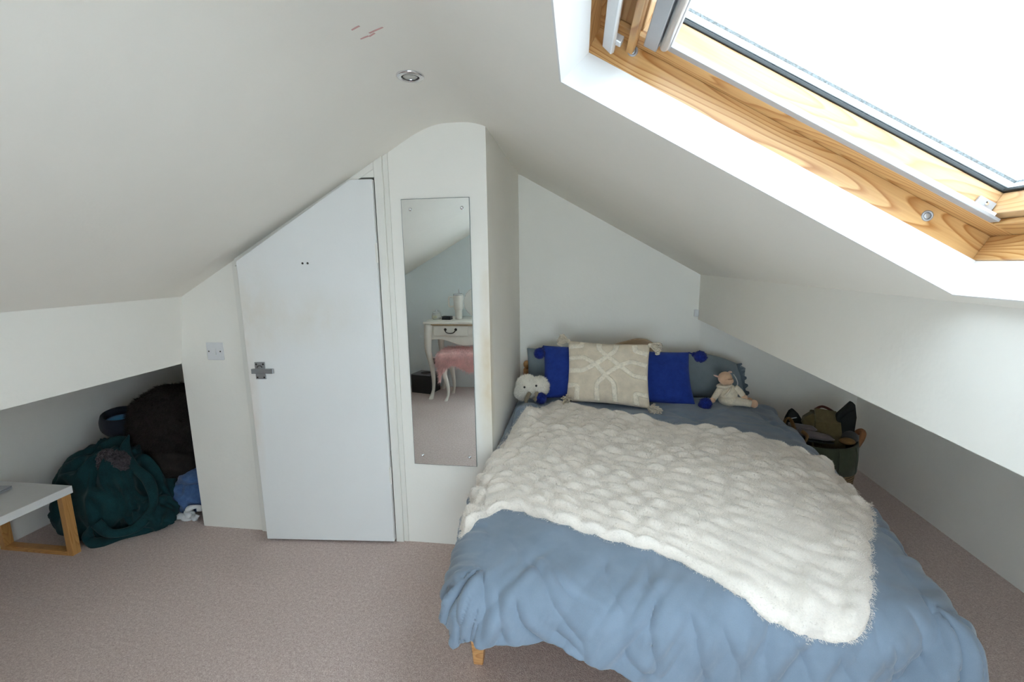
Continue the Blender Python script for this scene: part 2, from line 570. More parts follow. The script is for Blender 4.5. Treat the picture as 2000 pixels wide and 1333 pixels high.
structure(Geo().prism([(XR1, 0.968), (XR1, zr(XR1)), (XR1 + 0.03, zr(XR1 + 0.03)), (XR1 + 0.03, 0.968)], YR, YB).build('wall_right', 'paint_wall'),
          'white boxed-in panel under the roof window above the basket', 'wall')
part_ = Geo()
part_.prism([(XL1, 0), (-1.56, 0), (-1.56, zl(-1.56)), (-1.877, zl(-1.877)), (XL1, 0.868)], YD, YD + 0.07)
wd = part_.build('wall_door_side', 'paint_wall')
structure(wd, 'narrow white wall with the light switch beside the door', 'wall')
cp = Geo()
cp.prism([(-0.805, 0), (-0.381, 0), (-0.381, float(np.interp(-0.381, [p[0] for p in RIDGE], [p[1] for p in RIDGE])))] + [p for p in RIDGE[::-1] if p[0] < -0.385] + [(-0.805, zl(-0.805))], YD, YB)
structure(cp.build('wall_column', 'paint_column'), 'white boxed-in column carrying the tall mirror', 'wall')
hd = Geo()
hd.prism([(-1.56, 1.375), (-0.972, 1.703), (-0.867, 1.703), (-0.867, zl(-0.867)), (-1.56, zl(-1.56))], YD - 0.010, YD + 0.07)
structure(hd.build('trim_1', 'paint_cream'), 'cream painted boarding above the sloping door top', 'trim')
tr = Geo()
tr.prism([(-0.866, 0), (-0.828, 0), (-0.828, zl(-0.828)), (-0.866, zl(-0.866))], YD - 0.012, YD + 0.07)
tr.prism([(-0.828, 0), (-0.806, 0), (-0.806, zl(-0.806)), (-0.828, zl(-0.828))], YD - 0.004, YD + 0.07)
structure(tr.build('trim_2', 'paint_cream', bevel=0.002), 'cream door casing strip between door and mirror column', 'trim')
jb = Geo()
jb.prism([(-1.585, 0), (-1.555, 0), (-1.555, zl(-1.555) - 0.004), (-1.585, zl(-1.585) - 0.004)], YD - 0.010, YD)
structure(jb.build('trim_3', 'paint_cream', bevel=0.002), 'door jamb strip on the latch side of the door', 'trim')
st = Geo()
st.add([(-1.57, YD - 0.012, zl(-1.57) - 0.035), (-0.866, YD - 0.012, zl(-0.866) - 0.03), (-0.866, YD - 0.012, zl(-0.866)), (-1.57, YD - 0.012, zl(-1.57)),
        (-1.57, YD + 0.006, zl(-1.57) - 0.035), (-0.866, YD + 0.006, zl(-0.866) - 0.03), (-0.866, YD + 0.006, zl(-0.866)), (-1.57, YD + 0.006, zl(-1.57))],
       [(0, 1, 2, 3), (7, 6, 5, 4), (0, 4, 5, 1), (1, 5, 6, 2), (2, 6, 7, 3), (3, 7, 4, 0)])
structure(st.build('trim_4', 'paint_cream', bevel=0.002), 'sloping cream head strip between door and ceiling', 'trim')

# ------------------------------------------------------------------ door, slightly ajar
plain('grey_metal', (0.42, 0.43, 0.45), 0.38, 0.85, 0.05)
plain('dark_metal', (0.05, 0.045, 0.04), 0.5, 0.6)
plain('chrome', (0.78, 0.78, 0.80), 0.08, 1.0, 0.02)
plain('pinkish_edge', (0.66, 0.56, 0.50), 0.6)
H0 = np.array([-0.868, 1.922, 0.0])
D0 = np.array([-1.502, 1.868, 0.0])
DX = (D0 - H0) / np.linalg.norm(D0 - H0)
DW = float(np.linalg.norm(D0 - H0))
DN = np.array([DX[1], -DX[0], 0.0])       # into the opening
if DN[1] < 0: DN = -DN
def dpt(s, z, n=0.0): return tuple(H0 + DX * s + DN * n + np.array([0, 0, z]))
door = empty('door_1', (float(H0[0] - 0.3), 1.895, 0.0), 'white flush door with top cut to the slope, slightly ajar', 'door', kind='structure')
prof = [(0, 0.012), (DW, 0.012), (DW, 1.358), (0.098, 1.692), (0, 1.692)]
g = Geo()
n_ = len(prof)
g.add([dpt(s, z, 0) for s, z in prof] + [dpt(s, z, 0.026) for s, z in prof],
      [tuple(range(n_)), tuple(range(n_, 2 * n_))] + [(i, (i + 1) % n_, (i + 1) % n_ + n_, i + n_) for i in range(n_)])
leaf = g.build('door_leaf', 'paint_door', door, bevel=0.002)
# rim latch
g = Geo()
fr = (np.array(dpt(DW - 0.060, 0.862, 0)), -DX, np.array([0, 0, 1.0]), -DN)
g.box((-0.024, -0.040, 0), (0.024, 0.040, 0.004), fr)
lt = g.build('latch_plate', 'grey_metal', door, bevel=0.001)
g = Geo()
g.box((-0.036, -0.012, 0.004), (0.066, 0.010, 0.016), fr)
tag(g.build('latch_bolt', 'grey_metal', lt, bevel=0.0015), 'flat grey bolt bar of the latch')
g = Geo()
for a in np.linspace(0.25, math.pi - 0.25, 9)[:-1]:
    b2 = a + (math.pi - 0.5) / 8
    g.tube([fr[0] + fr[1] * 0.012 * math.cos(t) + fr[2] * (0.012 * math.sin(t) + 0.012) + fr[3] * 0.006 for t in (a, b2)], 0.0016, 6)
g.build('latch_knob', 'dark_metal', lt)
for sx in (-0.016, 0.016):
    for sz in (-0.032, 0.030):
        g = Geo()
        g.lathe([(0.0001, 0.0052), (0.0035, 0.005), (0.0042, 0.004), (0.0042, 0.0035)][::-1], fr[0] + fr[1] * sx + fr[2] * sz, 10, (fr[1], fr[2], fr[3]))
        g.build('screw', 'dark_metal', lt)
# old hook mark: pale patch with two screw holes
fr = (np.array(dpt(DW - 0.315, 1.335, 0)), -DX, np.array([0, 0, 1.0]), -DN)
g = Geo()
g.lathe([(0.026, 0.0), (0.026, 0.0006), (0.0001, 0.0006)], fr[0] + fr[2] * -0.004, 20, (fr[1], fr[2], fr[3]))
hk = g.build('hook_mark', 'paint_door', door)
for sx in (-0.0115, 0.0115):
    g = Geo()
    g.lathe([(0.0048, 0.0), (0.0048, 0.0013), (0.0001, 0.0013)], fr[0] + fr[1] * sx + fr[2] * 0.010, 12, (fr[1], fr[2], fr[3]))
    g.build('screw_hole', 'dark_metal', hk)
for z in (1.385, 0.355):
    g = Geo()
    g.tube([dpt(-0.004, z - 0.042, -0.004), dpt(-0.004, z + 0.042, -0.004)], 0.0042, 8)
    g.box((-0.006, -0.038, 0), (0.001, 0.038, 0.0015), (np.array(dpt(-0.002, z, 0)), -DX, np.array([0, 0, 1.0]), -DN))
    g.build('hinge', 'paint_cream', door)

# ------------------------------------------------------------------ wall fittings
plain('white_plastic', (0.70, 0.70, 0.71), 0.35, var=0.02)
sw = empty('light_switch', (-1.7295, YD, 0.934), 'square white plastic light switch on the wall beside the door', 'light switch')
g = Geo()
g.box((-1.7725, YD - 0.009, 0.891), (-1.6865, YD, 0.977))
g.build('switch_plate', 'white_plastic', sw, bevel=0.003)
g = Geo()
g.add([(-1.7385, YD - 0.009, 0.918), (-1.7205, YD - 0.009, 0.918), (-1.7205, YD - 0.009, 0.950), (-1.7385, YD - 0.009, 0.950),
       (-1.7385, YD - 0.0155, 0.919), (-1.7205, YD - 0.0155, 0.919), (-1.7205, YD - 0.0105, 0.950), (-1.7385, YD - 0.0105, 0.950)],
      [(0, 1, 2, 3), (7, 6, 5, 4), (0, 4, 5, 1), (1, 5, 6, 2), (2, 6, 7, 3), (3, 7, 4, 0)])
g.build('rocker', 'white_plastic', sw)
for x in (-1.760, -1.699):
    g = Geo()
    g.lathe([(0.0035, 0), (0.0035, 0.0012), (0.0001, 0.0012)], (x, YD - 0.009, 0.934), 10, ((1, 0, 0), (0, 0, 1), (0, -1, 0)))
    g.build('screw', 'dark_metal', sw)
jbx = empty('junction_box', (0.732, YB, 1.008), 'tiny white cable box in the corner under the panel end', 'cable box')
g = Geo()
g.box((0.718, YB - 0.014, 0.988), (0.7445, YB, 1.030))
g.build('box_body', 'white_plastic', jbx, bevel=0.002)
g = Geo()
g.box((0.721, YB - 0.017, 0.991), (0.742, YB - 0.014, 1.027))
g.build('box_lid', 'white_plastic', jbx, bevel=0.001)

# recessed downlight in the flat strip
dl = empty('ceiling_downlight', (-0.517, 1.466, 1.905), 'round chrome recessed downlight in the ridge ceiling, switched off', 'light')
g = Geo()
g.lathe([(0.027, 0.004), (0.027, -0.006), (0.030, -0.0075), (0.040, -0.006), (0.043, -0.003), (0.043, 0.0)], (-0.517, 1.466, 1.905), 32)
V, F = g.v, [q for q in g.f if len(q) == 4]
mesh('bezel_ring', V, F, 'chrome', dl, smooth=True)
plain('lamp_glass', (0.55, 0.54, 0.50), 0.15, var=0.05)
g = Geo()
g.lathe([(0.027, -0.001), (0.020, -0.004), (0.010, -0.0015), (0.0001, -0.001)], (-0.517, 1.466, 1.905), 24)
g.build('lamp_face', 'lamp_glass', dl, smooth=True)
g = Geo()
g.lathe([(0.0285, -0.0005), (0.0285, -0.0045), (0.0245, -0.0065), (0.0225, -0.0045)], (-0.517, 1.466, 1.905), 24)
mesh('inner_ring', g.v, [q for q in g.f if len(q) == 4], 'dark_metal', dl, smooth=True)

# tall mirror screwed to the column
m_, nt_, b_m = nodemat('mirror_silver')
b_m.inputs['Metallic'].default_value = 1
b_m.inputs['Roughness'].default_value = 0.0
nn_ = tex(nt_, 3, 2)
rr_ = ramp(nt_, nn_.outputs['Fac'], [(0.3, (0.80, 0.83, 0.82)), (0.7, (0.82, 0.85, 0.84))])
L(nt_, rr_.outputs['Color'], b_m.inputs['Base Color'])
plain('mirror_edge', (0.20, 0.23, 0.22), 0.3)
mr = empty('wall_mirror', (-0.6045, YD - 0.003, 0.408), 'tall frameless mirror with four chrome screws on the column', 'mirror')
g = Geo()
MX0, MX1, MZ0, MZ1, MY = -0.7545, -0.4545, 0.408, 1.6085, YD - 0.008
g.box((MX0, MY + 0.0012, MZ0), (MX1, YD - 0.002, MZ1))
g.build('mirror_back', 'mirror_edge', mr)
g = Geo()
g.box((MX0 + 0.002, MY, MZ0 + 0.002), (MX1 - 0.002, MY + 0.0012, MZ1 - 0.002))
g.build('mirror_glass', 'mirror_silver', mr)
for x in (-0.714, -0.488):
    for z in (1.566, 0.452):
        g = Geo()
        g.lathe([(0.0075, 0), (0.0075, 0.002), (0.006, 0.005), (0.003, 0.0065), (0.0001, 0.007)], (x, MY, z), 14, ((1, 0, 0), (0, 0, 1), (0, -1, 0)))
        g.build('dome_screw', 'chrome', mr, smooth=True)

# ------------------------------------------------------------------ roof window
wood('pine_frame', (0.60, 0.36, 0.15), (0.36, 0.15, 0.035), 1.0, 0.35)
wood('pine_sash', (0.50, 0.32, 0.16), (0.38, 0.20, 0.085), 1.0, 0.35)
plain('aluminium', (0.36, 0.36, 0.37), 0.4, 0.4, 0.03)
plain('white_rail', (0.86, 0.87, 0.89), 0.35, 0.0, 0.02)
plain('black_rubber', (0.012, 0.014, 0.014), 0.6)
plain('silver_bar', (0.66, 0.67, 0.68), 0.32, 0.55, 0.03)
plain('cladding_rim', (0.10, 0.115, 0.12), 0.7, var=0.6, scale=300)
plain('cladding', (0.70, 0.72, 0.74), 0.4, 0.3, 0.06)
m_, nt_, b_m = nodemat('window_glass')
nt_.nodes.remove(b_m)
out_ = nt_.nodes['Material Output']
trn = nt_.nodes.new('ShaderNodeBsdfTransparent')
trn.inputs['Color'].default_value = (0.95, 0.97, 0.96, 1)
gls = nt_.nodes.new('ShaderNodeBsdfGlossy')
gls.inputs['Roughness'].default_value = 0.01
lw_ = nt_.nodes.new('ShaderNodeLayerWeight')
lw_.inputs['Blend'].default_value = 0.2
frn = ramp(nt_, lw_.outputs['Facing'], [(0.0, (0.02, 0.02, 0.02)), (0.7, (0.06, 0.06, 0.06)), (1.0, (0.7, 0.7, 0.7))])
mxs = nt_.nodes.new('ShaderNodeMixShader')
L(nt_, frn.outputs[0], mxs.inputs[0])
L(nt_, trn.outputs[0], mxs.inputs[1])
L(nt_, gls.outputs[0], mxs.inputs[2])
L(nt_, mxs.outputs[0], out_.inputs['Surface'])

win = empty('window_1', tuple(sky(0.45, 0.66, 0.087)), 'pine framed roof window set in the slope above the bed', 'window', kind='structure')
def rails(name, inner, outer, n0, n1, mat, woodgrain=True, sides='LRTB', seed=0, inner1=None, **kw):
    """four mitre-less rails between two rectangles (u0,u1,y0,y1); each one an object"""
    iu0, iu1, iy0, iy1 = inner
    ou0, ou1, oy0, oy1 = outer
    out = {}
    spec = {'L': ((ou0, iy1, n0), (ou1, oy1, n1), 0), 'R': ((ou0, oy0, n0), (ou1, iy0, n1), 0),
            'T': ((ou0, iy0, n0), (iu0, iy1, n1), 1), 'B': ((iu1, iy0, n0), (ou1, iy1, n1), 1)}
    for k in sides:
        lo, hi, ax = spec[k]
        g = Geo()
        g.box(lo, hi, SKF, goff=(seed * 1.7 + 'LRTB'.index(k) * 3.1, seed * 0.37 + 0.11, 0.2 + seed * 0.13), axis=ax)
        out[k] = g.build(name, mat, win, wooden=woodgrain, bevel=0.0015, **kw)
    return out
rails('frame_rail', (0.014, 0.892, FY0, FY1), (-0.03, 0.94, FY0 - 0.045, FY1 + 0.045), 0.0872, 0.1395, 'pine_frame', seed=1)
rails('sash_rebate', (0.052, 0.852, FY0 + 0.046, FY1 - 0.046), (-0.03, 0.94, FY0 - 0.045, FY1 + 0.045), 0.1396, 0.150, 'pine_frame', seed=7)
rails('sash_rail', (0.100, 0.834, FY0 + 0.044, FY1 - 0.044), (-0.03, 0.94, FY0 - 0.045, FY1 + 0.045), 0.1503, 0.194, 'pine_sash', seed=4)
rails('gasket', (0.104, 0.829, FY0 + 0.049, FY1 - 0.047), (0.06, 0.88, FY0 + 0.0, FY1 - 0.0), 0.1942, 0.2012, 'black_rubber', False)
g = Geo()
g.box((0.0, FY0 - 0.02, 0.2014), (0.91, FY1 + 0.02, 0.2044), SKF)
tag(g.build('glass_pane', 'window_glass', win), 'clear glass pane with white sky behind')
rails('cladding_rail', (0.100, 0.838, FY0 + 0.050, FY1 - 0.044), (-0.05, 0.96, FY0 - 0.06, FY1 + 0.06), 0.2046, 0.2165, 'cladding', False)
rails('cladding_edge', (0.098, 0.840, FY0 + 0.048, FY1 - 0.042), (0.07, 0.868, FY0 + 0.02, FY1 - 0.014), 0.2167, 0.2235, 'cladding_rim', False)
# blind channels on both side rails (grey lip, pale inside) with a little bracket
for (ya, s_) in ((FY1 - 0.0465, -1), (FY0 + 0.0465, 1)):
    g = Geo()
    g.box((0.115, min(ya, ya + s_ * 0.020), 0.139), (0.846, max(ya, ya + s_ * 0.020), 0.1445), SKF)
    ch = g.build('blind_channel', 'aluminium', win, bevel=0.0008)
    g = Geo()
    g.box((0.115, min(ya + s_ * 0.016, ya + s_ * 0.019), 0.1447), (0.834, max(ya + s_ * 0.016, ya + s_ * 0.019), 0.1500), SKF)
    g.build('channel_lip', 'white_rail', ch, bevel=0.0006)
    g = Geo()
    yb = ya + s_ * 0.0035
    g.box((0.800, min(ya, yb + s_ * 0.002), 0.1505), (0.832, max(ya, yb + s_ * 0.002), 0.170), SKF)
    br = g.build('bracket', 'aluminium', ch, bevel=0.0008)
    g = Geo()
    g.lathe([(0.0035, 0), (0.0035, 0.002), (0.0001, 0.0025)], sky(0.816, yb + s_ * 0.002, 0.162), 10, (SKD, SKN, np.array([0, float(s_), 0])))
    g.build('rivet', 'chrome', ch)
# blind cassette across the top
g = Geo()
g.box((0.114, FY0 + 0.047, 0.126), (0.142, FY1 - 0.047, 0.160), SKF)
ca = g.build('blind_cassette', 'aluminium', win, bevel=0.002)
g = Geo()
g.box((0.1435, FY0 + 0.047, 0.136), (0.164, FY1 - 0.052, 0.160), SKF)
g.build('cassette_lip', 'aluminium', ca, bevel=0.003)
g = Geo()
g.tube([sky(0.153, FY1 - 0.066, 0.134), sky(0.153, FY0 + 0.066, 0.134)], 0.0085, 14)
g.build('blind_roller', 'silver_bar', ca, smooth=True)
# ventilation flap and handle bar at the head of the window
g = Geo()
g.box((0.084, FY0 + 0.004, 0.118), (0.099, FY1 - 0.008, 0.139), SKF, goff=(9, .2, .3), axis=1)
g.build('ventilation_flap', 'pine_frame', win, wooden=True, bevel=0.002)
g = Geo()
pr = [(0.040, 0.100), (0.063, 0.094), (0.067, 0.099), (0.066, 0.106), (0.045, 0.108)]
n_ = len(pr)
for (ya, yb) in ((FY0 + 0.03, FY1 - 0.026),):
    g.add([sky(u, ya, n) for u, n in pr] + [sky(u, yb, n) for u, n in pr],
          [tuple(range(n_)), tuple(range(n_, 2 * n_))] + [(i, (i + 1) % n_, (i + 1) % n_ + n_, i + n_) for i in range(n_)])
hb = g.build('handle_bar', 'silver_bar', win, bevel=0.0015)
for y in (FY0 + 0.06, FY1 - 0.055):
    g = Geo()
    g.box((0.052, y - 0.010, 0.105), (0.076, y + 0.010, 0.119), SKF)
    g.build('handle_bracket', 'silver_bar', hb, bevel=0.002)
# screw eyelets in the side rails
for (u, n) in ((0.096, 0.129), (0.770, 0.118)):
    for (y, s_) in ((FY1, -1.0), (FY0, 1.0)):
        g = Geo()
        fr = (SKD, SKN, np.array([0, s_, 0]))
        c = sky(u, y, n)
        g.lathe([(0.0068, 0.0002), (0.0068, 0.0022), (0.0085, 0.0028), (0.0105, 0.0018), (0.0108, 0.0)], c, 22, fr)
        ring = mesh('screw_eyelet', g.v, [q for q in g.f if len(q) == 4], 'aluminium', win, smooth=True)
        g = Geo()
        g.lathe([(0.0068, 0.0), (0.0068, 0.0006), (0.004, 0.0014), (0.0001, 0.0012)], c, 16, fr)
        g.build('screw_head', 'grey_metal', ring, smooth=True)

# added glazed doors, out of view behind the camera, for extra daylight
gw = empty('window_added', ((GX0 + GX1) / 2, YR - 0.05, GZ0), 'unseen white glazed doors added in the gable wall for extra daylight', 'window', kind='structure')
for lo, hi in (((GX0, GZ0), (GX0 + 0.05, GZ1)), ((GX1 - 0.05, GZ0), (GX1, GZ1)), ((GX0 + 0.05, GZ0), (GX1 - 0.05, GZ0 + 0.05)), ((GX0 + 0.05, GZ1 - 0.05), (GX1 - 0.05, GZ1)), (((GX0 + GX1) / 2 - 0.025, GZ0 + 0.05), ((GX0 + GX1) / 2 + 0.025, GZ1 - 0.05))):
    Geo().box((lo[0], YR - 0.075, lo[1]), (hi[0], YR - 0.03, hi[1])).build('added_window_bar', 'white_rail', gw, bevel=0.003)
for xa, xb in ((GX0 + 0.05, (GX0 + GX1) / 2 - 0.025), ((GX0 + GX1) / 2 + 0.025, GX1 - 0.05)):
    Geo().box((xa, YR - 0.056, GZ0 + 0.05), (xb, YR - 0.052, GZ1 - 0.05)).build('glass_pane', 'window_glass', gw)
Geo().box((GX0, YR - 0.03, GZ0 - 0.02), (GX1, YR + 0.015, GZ0 - 0.0005)).build('added_window_sill', 'white_rail', gw, bevel=0.004)

# ------------------------------------------------------------------ bed, duvet, throw
BYF, BYH, BZ = 1.13, 2.74, 0.505
def sstep(a, b_, x):
    t = min(1.0, max(0.0, (x - a) / (b_ - a)))
    return t * t * (3 - 2 * t)
def bed_right(y):
    return float(np.interp(y, [1.13, 1.48, 1.65, 2.25, 2.74], [0.855, 0.92, 0.95, 1.0, 1.05]))
def bed_left(y):
    return -0.25 - 0.075 * sstep(1.12, 1.55, y)
def drape(p, q):
    """p, q: cloth coordinates (X, Y as if lying flat); returns point on the bedding surface and its outward normal"""
    cy = max(q, BYF)
    BX1, BX0 = bed_right(cy), bed_left(cy)
    cx = min(max(p, BX0), BX1)
    ox, oy = p - cx, q - cy
    d = math.hypot(ox, oy)
    puff = 0.030 * sstep(0, 0.35, min(p - BX0 + 0.05, BX1 - p + 0.05, q - BYF + 0.08)) - 0.012
    if d < 1e-6:
        return np.array([cx, cy, BZ + puff]), np.array([0, 0, 1.0]), 0.0
    ux, uy = ox / d, oy / d
    if d > 0.30:
        d = 0.30 + 0.15 * (1 - math.exp(-(d - 0.30) / 0.15))
    r = 0.095
    if ux < -0.1:
        wl = abs(ux)
        r = r * (1 - wl) + wl * (0.045 + 0.035 * (1 - sstep(1.5, 1.95, q)) + 0.04 * (1 - sstep(1.12, 1.5, q)))
    a = min(d / r, math.pi / 2)
    h = r * math.sin(a)
    v = r * (1 - math.cos(a))
    rest = d - r * math.pi / 2
    if rest > 0:
        v += rest
        h += 0.10 * rest * (1.0 if ux > -0.5 else 0.2)
    n = np.array([ux * math.sin(a), uy * math.sin(a), math.cos(a)])
    return np.array([cx + ux * h, cy + uy * h, BZ + puff - v]), n, d
fabric('duvet_cotton', (0.185, 0.235, 0.300), 0.07, 900, 0.85, 0.3, 0.15, 9)
fabric('pillow_cotton', (0.20, 0.235, 0.255), 0.06, 900, 0.85, 0.2, 0.15, 12)
fabric('ruffle_cotton', (0.095, 0.12, 0.145), 0.08, 900, 0.9, 0.2, 0.15, 12)
fabric('mattress_cloth', (0.74, 0.73, 0.70), 0.04, 500)
fabric('royal_blue', (0.018, 0.045, 0.26), 0.12, 260, 0.95, 0.15, 0.6, 30)
fabric('blue_yarn', (0.012, 0.026, 0.19), 0.15, 120, 0.95, 0.1, 0.8, 60)
fabric('beige_linen', (0.72, 0.62, 0.49), 0.07, 500, 0.92, 0.2, 0.45, 20)
fabric('cream_tuft', (0.84, 0.76, 0.63), 0.08, 160, 0.95, 0.3, 1.0, 40)
fabric('cream_yarn', (0.70, 0.62, 0.50), 0.10, 160, 0.95, 0.3, 0.7, 40)
fabric('fur_base', (0.78, 0.715, 0.645), 0.05, 240, 1.0, 0.5, 0.5, 8)
fabric('fur_hair', (0.81, 0.75, 0.685), 0.05, 240, 0.8, 0.6, 0.1, 8)
wood('pine_bed', (0.72, 0.40, 0.17), (0.55, 0.26, 0.09), 1.2, 0.45)
wood('pine_headboard', (0.56, 0.42, 0.28), (0.42, 0.29, 0.17), 1.2, 0.5)

bed = empty('bed', (0.30, 2.0, 0.0), 'low pine double bed with arched headboard, mostly under blue duvet', 'bed')
g = Geo()
mv, mf = [], []
g.box((-0.300, 1.20, 0.27), (0.86, 2.925, 0.475))
g.build('mattress', 'mattress_cloth', bed, bevel=0.05)
for x0, x1 in ((-0.358, -0.322), (0.872, 0.908)):
    g = Geo()
    g.box((x0, 1.24, 0.165), (x1, 2.93, 0.285), goff=(x0 * 9, 0.3, 0.1), axis=1)
    g.build('side_rail', 'pine_bed', bed, wooden=True, bevel=0.004)
g = Geo()
g.box((-0.322, 1.24, 0.185), (0.872, 1.272, 0.27), goff=(4, 0.2, 0.5), axis=0)
g.build('foot_rail', 'pine_bed', bed, wooden=True, bevel=0.004)
for i in range(11):
    g = Geo()
    y = 1.36 + i * 0.145
    g.box((-0.322, y, 0.25), (0.872, y + 0.07, 0.268), goff=(i * 2.1, 0.2 * i, 0.5), axis=0)
    g.build('slat', 'pine_bed', bed, wooden=True)
for (x, y) in ((-0.315, 1.318), (0.866, 1.318)):
    g = Geo()
    g.add([(x - 0.022, y - 0.010, 0), (x + 0.010, y - 0.010, 0), (x + 0.010, y + 0.022, 0), (x - 0.022, y + 0.022, 0),
           (x - 0.030, y - 0.034, 0.20), (x + 0.030, y - 0.034, 0.20), (x + 0.030, y + 0.034, 0.20), (x - 0.030, y + 0.034, 0.20)],
          [(3, 2, 1, 0), (4, 5, 6, 7), (0, 1, 5, 4), (1, 2, 6, 5), (2, 3, 7, 6), (3, 0, 4, 7)])
    g.build('leg', 'pine_bed', bed, wooden=True, bevel=0.003)
# headboard: two knobbed posts, arched top rail, upright slats
for x in (-0.333, 0.965):
    g = Geo()
    g.box((x - 0.022, 2.94, 0), (x + 0.022, 2.982, 0.640), axis=2)
    po = g.build('headboard_post', 'pine_bed', bed, wooden=True, bevel=0.004)
    g = Geo()
    g.lathe([(0.008, 0), (0.012, 0.004), (0.022, 0.018), (0.024, 0.032), (0.018, 0.046), (0.006, 0.053), (0.0001, 0.054)], (x, 2.961, 0.640), 16)
    g.build('post_knob', 'pine_bed', po, wooden=True, smooth=True)
def arch(x):
    return 0.62 + 0.185 * math.exp(-((x - 0.33) / 0.26) ** 4) + 0.045 * math.exp(-((x - 0.40) / 0.13) ** 2)
g = Geo()
xs = np.linspace(-0.311, 0.943, 41)
tp = [(x, arch(x)) for x in xs] + [(x, arch(x) - 0.075) for x in xs[::-1]]
v = [(x, 2.948, z) for x, z in tp] + [(x, 2.978, z) for x, z in tp]
n_ = len(tp)
f_ = []
for i in range(40):
    a, b_, c, d = i, i + 1, n_ - 2 - i, n_ - 1 - i
    f_ += [(a, b_, c, d), (a + n_, d + n_, c + n_, b_ + n_), (a, a + n_, b_ + n_, b_), (d, c, c + n_, d + n_)]
f_ += [(0, n_ - 1, 2 * n_ - 1, n_), (40, 40 + n_, 41 + n_, 41)]
mesh('headboard_rail', v, f_, 'pine_headboard', bed, grain=[(p[0], p[2], p[1]) for p in v], bevel=0.006)
for i in range(7):
    x = -0.16 + i * 0.159
    g = Geo()
    g.box((x - 0.016, 2.954, 0.30), (x + 0.016, 2.972, arch(x) - 0.05), axis=2)
    g.build('headboard_slat', 'pine_headboard', bed, wooden=True)

# ---- duvet
CREASES = [((-0.17, 1.07), (-0.08, 0.94), 0.9), ((-0.15, 1.18), (-0.02, 1.02), 0.8), ((-0.02, 1.02), (0.03, 0.93), 0.7), ((-0.07, 1.14), (0.05, 1.03), 0.6), ((-0.05, 1.00), (0.03, 0.91), 0.7),
           ((0.18, 1.24), (0.21, 1.10), 0.5), ((0.205, 1.11), (0.19, 0.92), 0.9), ((0.36, 1.06), (0.40, 0.86), 0.7), ((-0.30, 1.14), (-0.34, 0.96), 0.8), ((0.11, 0.98), (0.19, 0.89), 0.6),
           ((0.71, 1.05), (0.76, 0.92), 0.8), ((0.78, 1.12), (0.83, 0.96), 0.8), ((-0.25, 1.16), (-0.24, 0.95), 0.7), ((0.08, 1.21), (0.11, 1.04), 0.6), ((0.26, 1.09), (0.33, 0.90), 0.8),
           ((0.51, 1.06), (0.56, 0.88), 0.7), ((-0.20, 1.28), (-0.16, 1.15), 0.4), ((-0.22, 1.08), (-0.17, 0.95), 0.8), ((0.68, 1.12), (0.72, 0.98), 0.5), ((0.60, 1.06), (0.66, 0.90), 0.6), ((0.45, 1.10), (0.47, 0.93), 0.5),
           ((0.93, 2.62), (1.02, 2.28), 0.8), ((0.56, 2.33), (0.82, 2.52), 0.6), ((0.46, 2.49), (0.68, 2.27), 0.5), ((0.84, 2.48), (1.04, 2.36), 0.7), ((0.72, 2.30), (0.95, 2.33), 0.5),
           ((-0.36, 2.52), (-0.20, 2.42), 0.9), ((-0.36, 2.30), (-0.24, 2.44), 0.9), ((0.95, 1.75), (1.08, 1.55), 0.7), ((0.93, 1.50), (1.05, 1.28), 0.7), ((0.97, 2.05), (1.12, 1.90), 0.6)]
CR_A = np.array([c[0] for c in CREASES])
CR_D = np.array([c[1] for c in CREASES]) - CR_A
CR_L = np.linalg.norm(CR_D, axis=1)
CR_D = CR_D / CR_L[:, None]
CR_W = np.array([c[2] for c in CREASES])
def creases(p, q):
    rel = np.array([p, q]) - CR_A
    t = (rel * CR_D).sum(1) / CR_L
    x = rel[:, 0] * -CR_D[:, 1] + rel[:, 1] * CR_D[:, 0] + 0.010 * np.sin(t * 5.0 + CR_W * 20)
    tp = np.clip(t * 4, 0, 1) * np.clip((1.15 - t) * 4, 0, 1)
    tp = tp * tp * (3 - 2 * tp)
    w = 0.009
    return float((CR_W * tp * (-0.0075 * np.exp(-(x / w) ** 2) + 0.0055 * np.exp(-((x - 2.3 * w) / (1.5 * w)) ** 2))).sum())
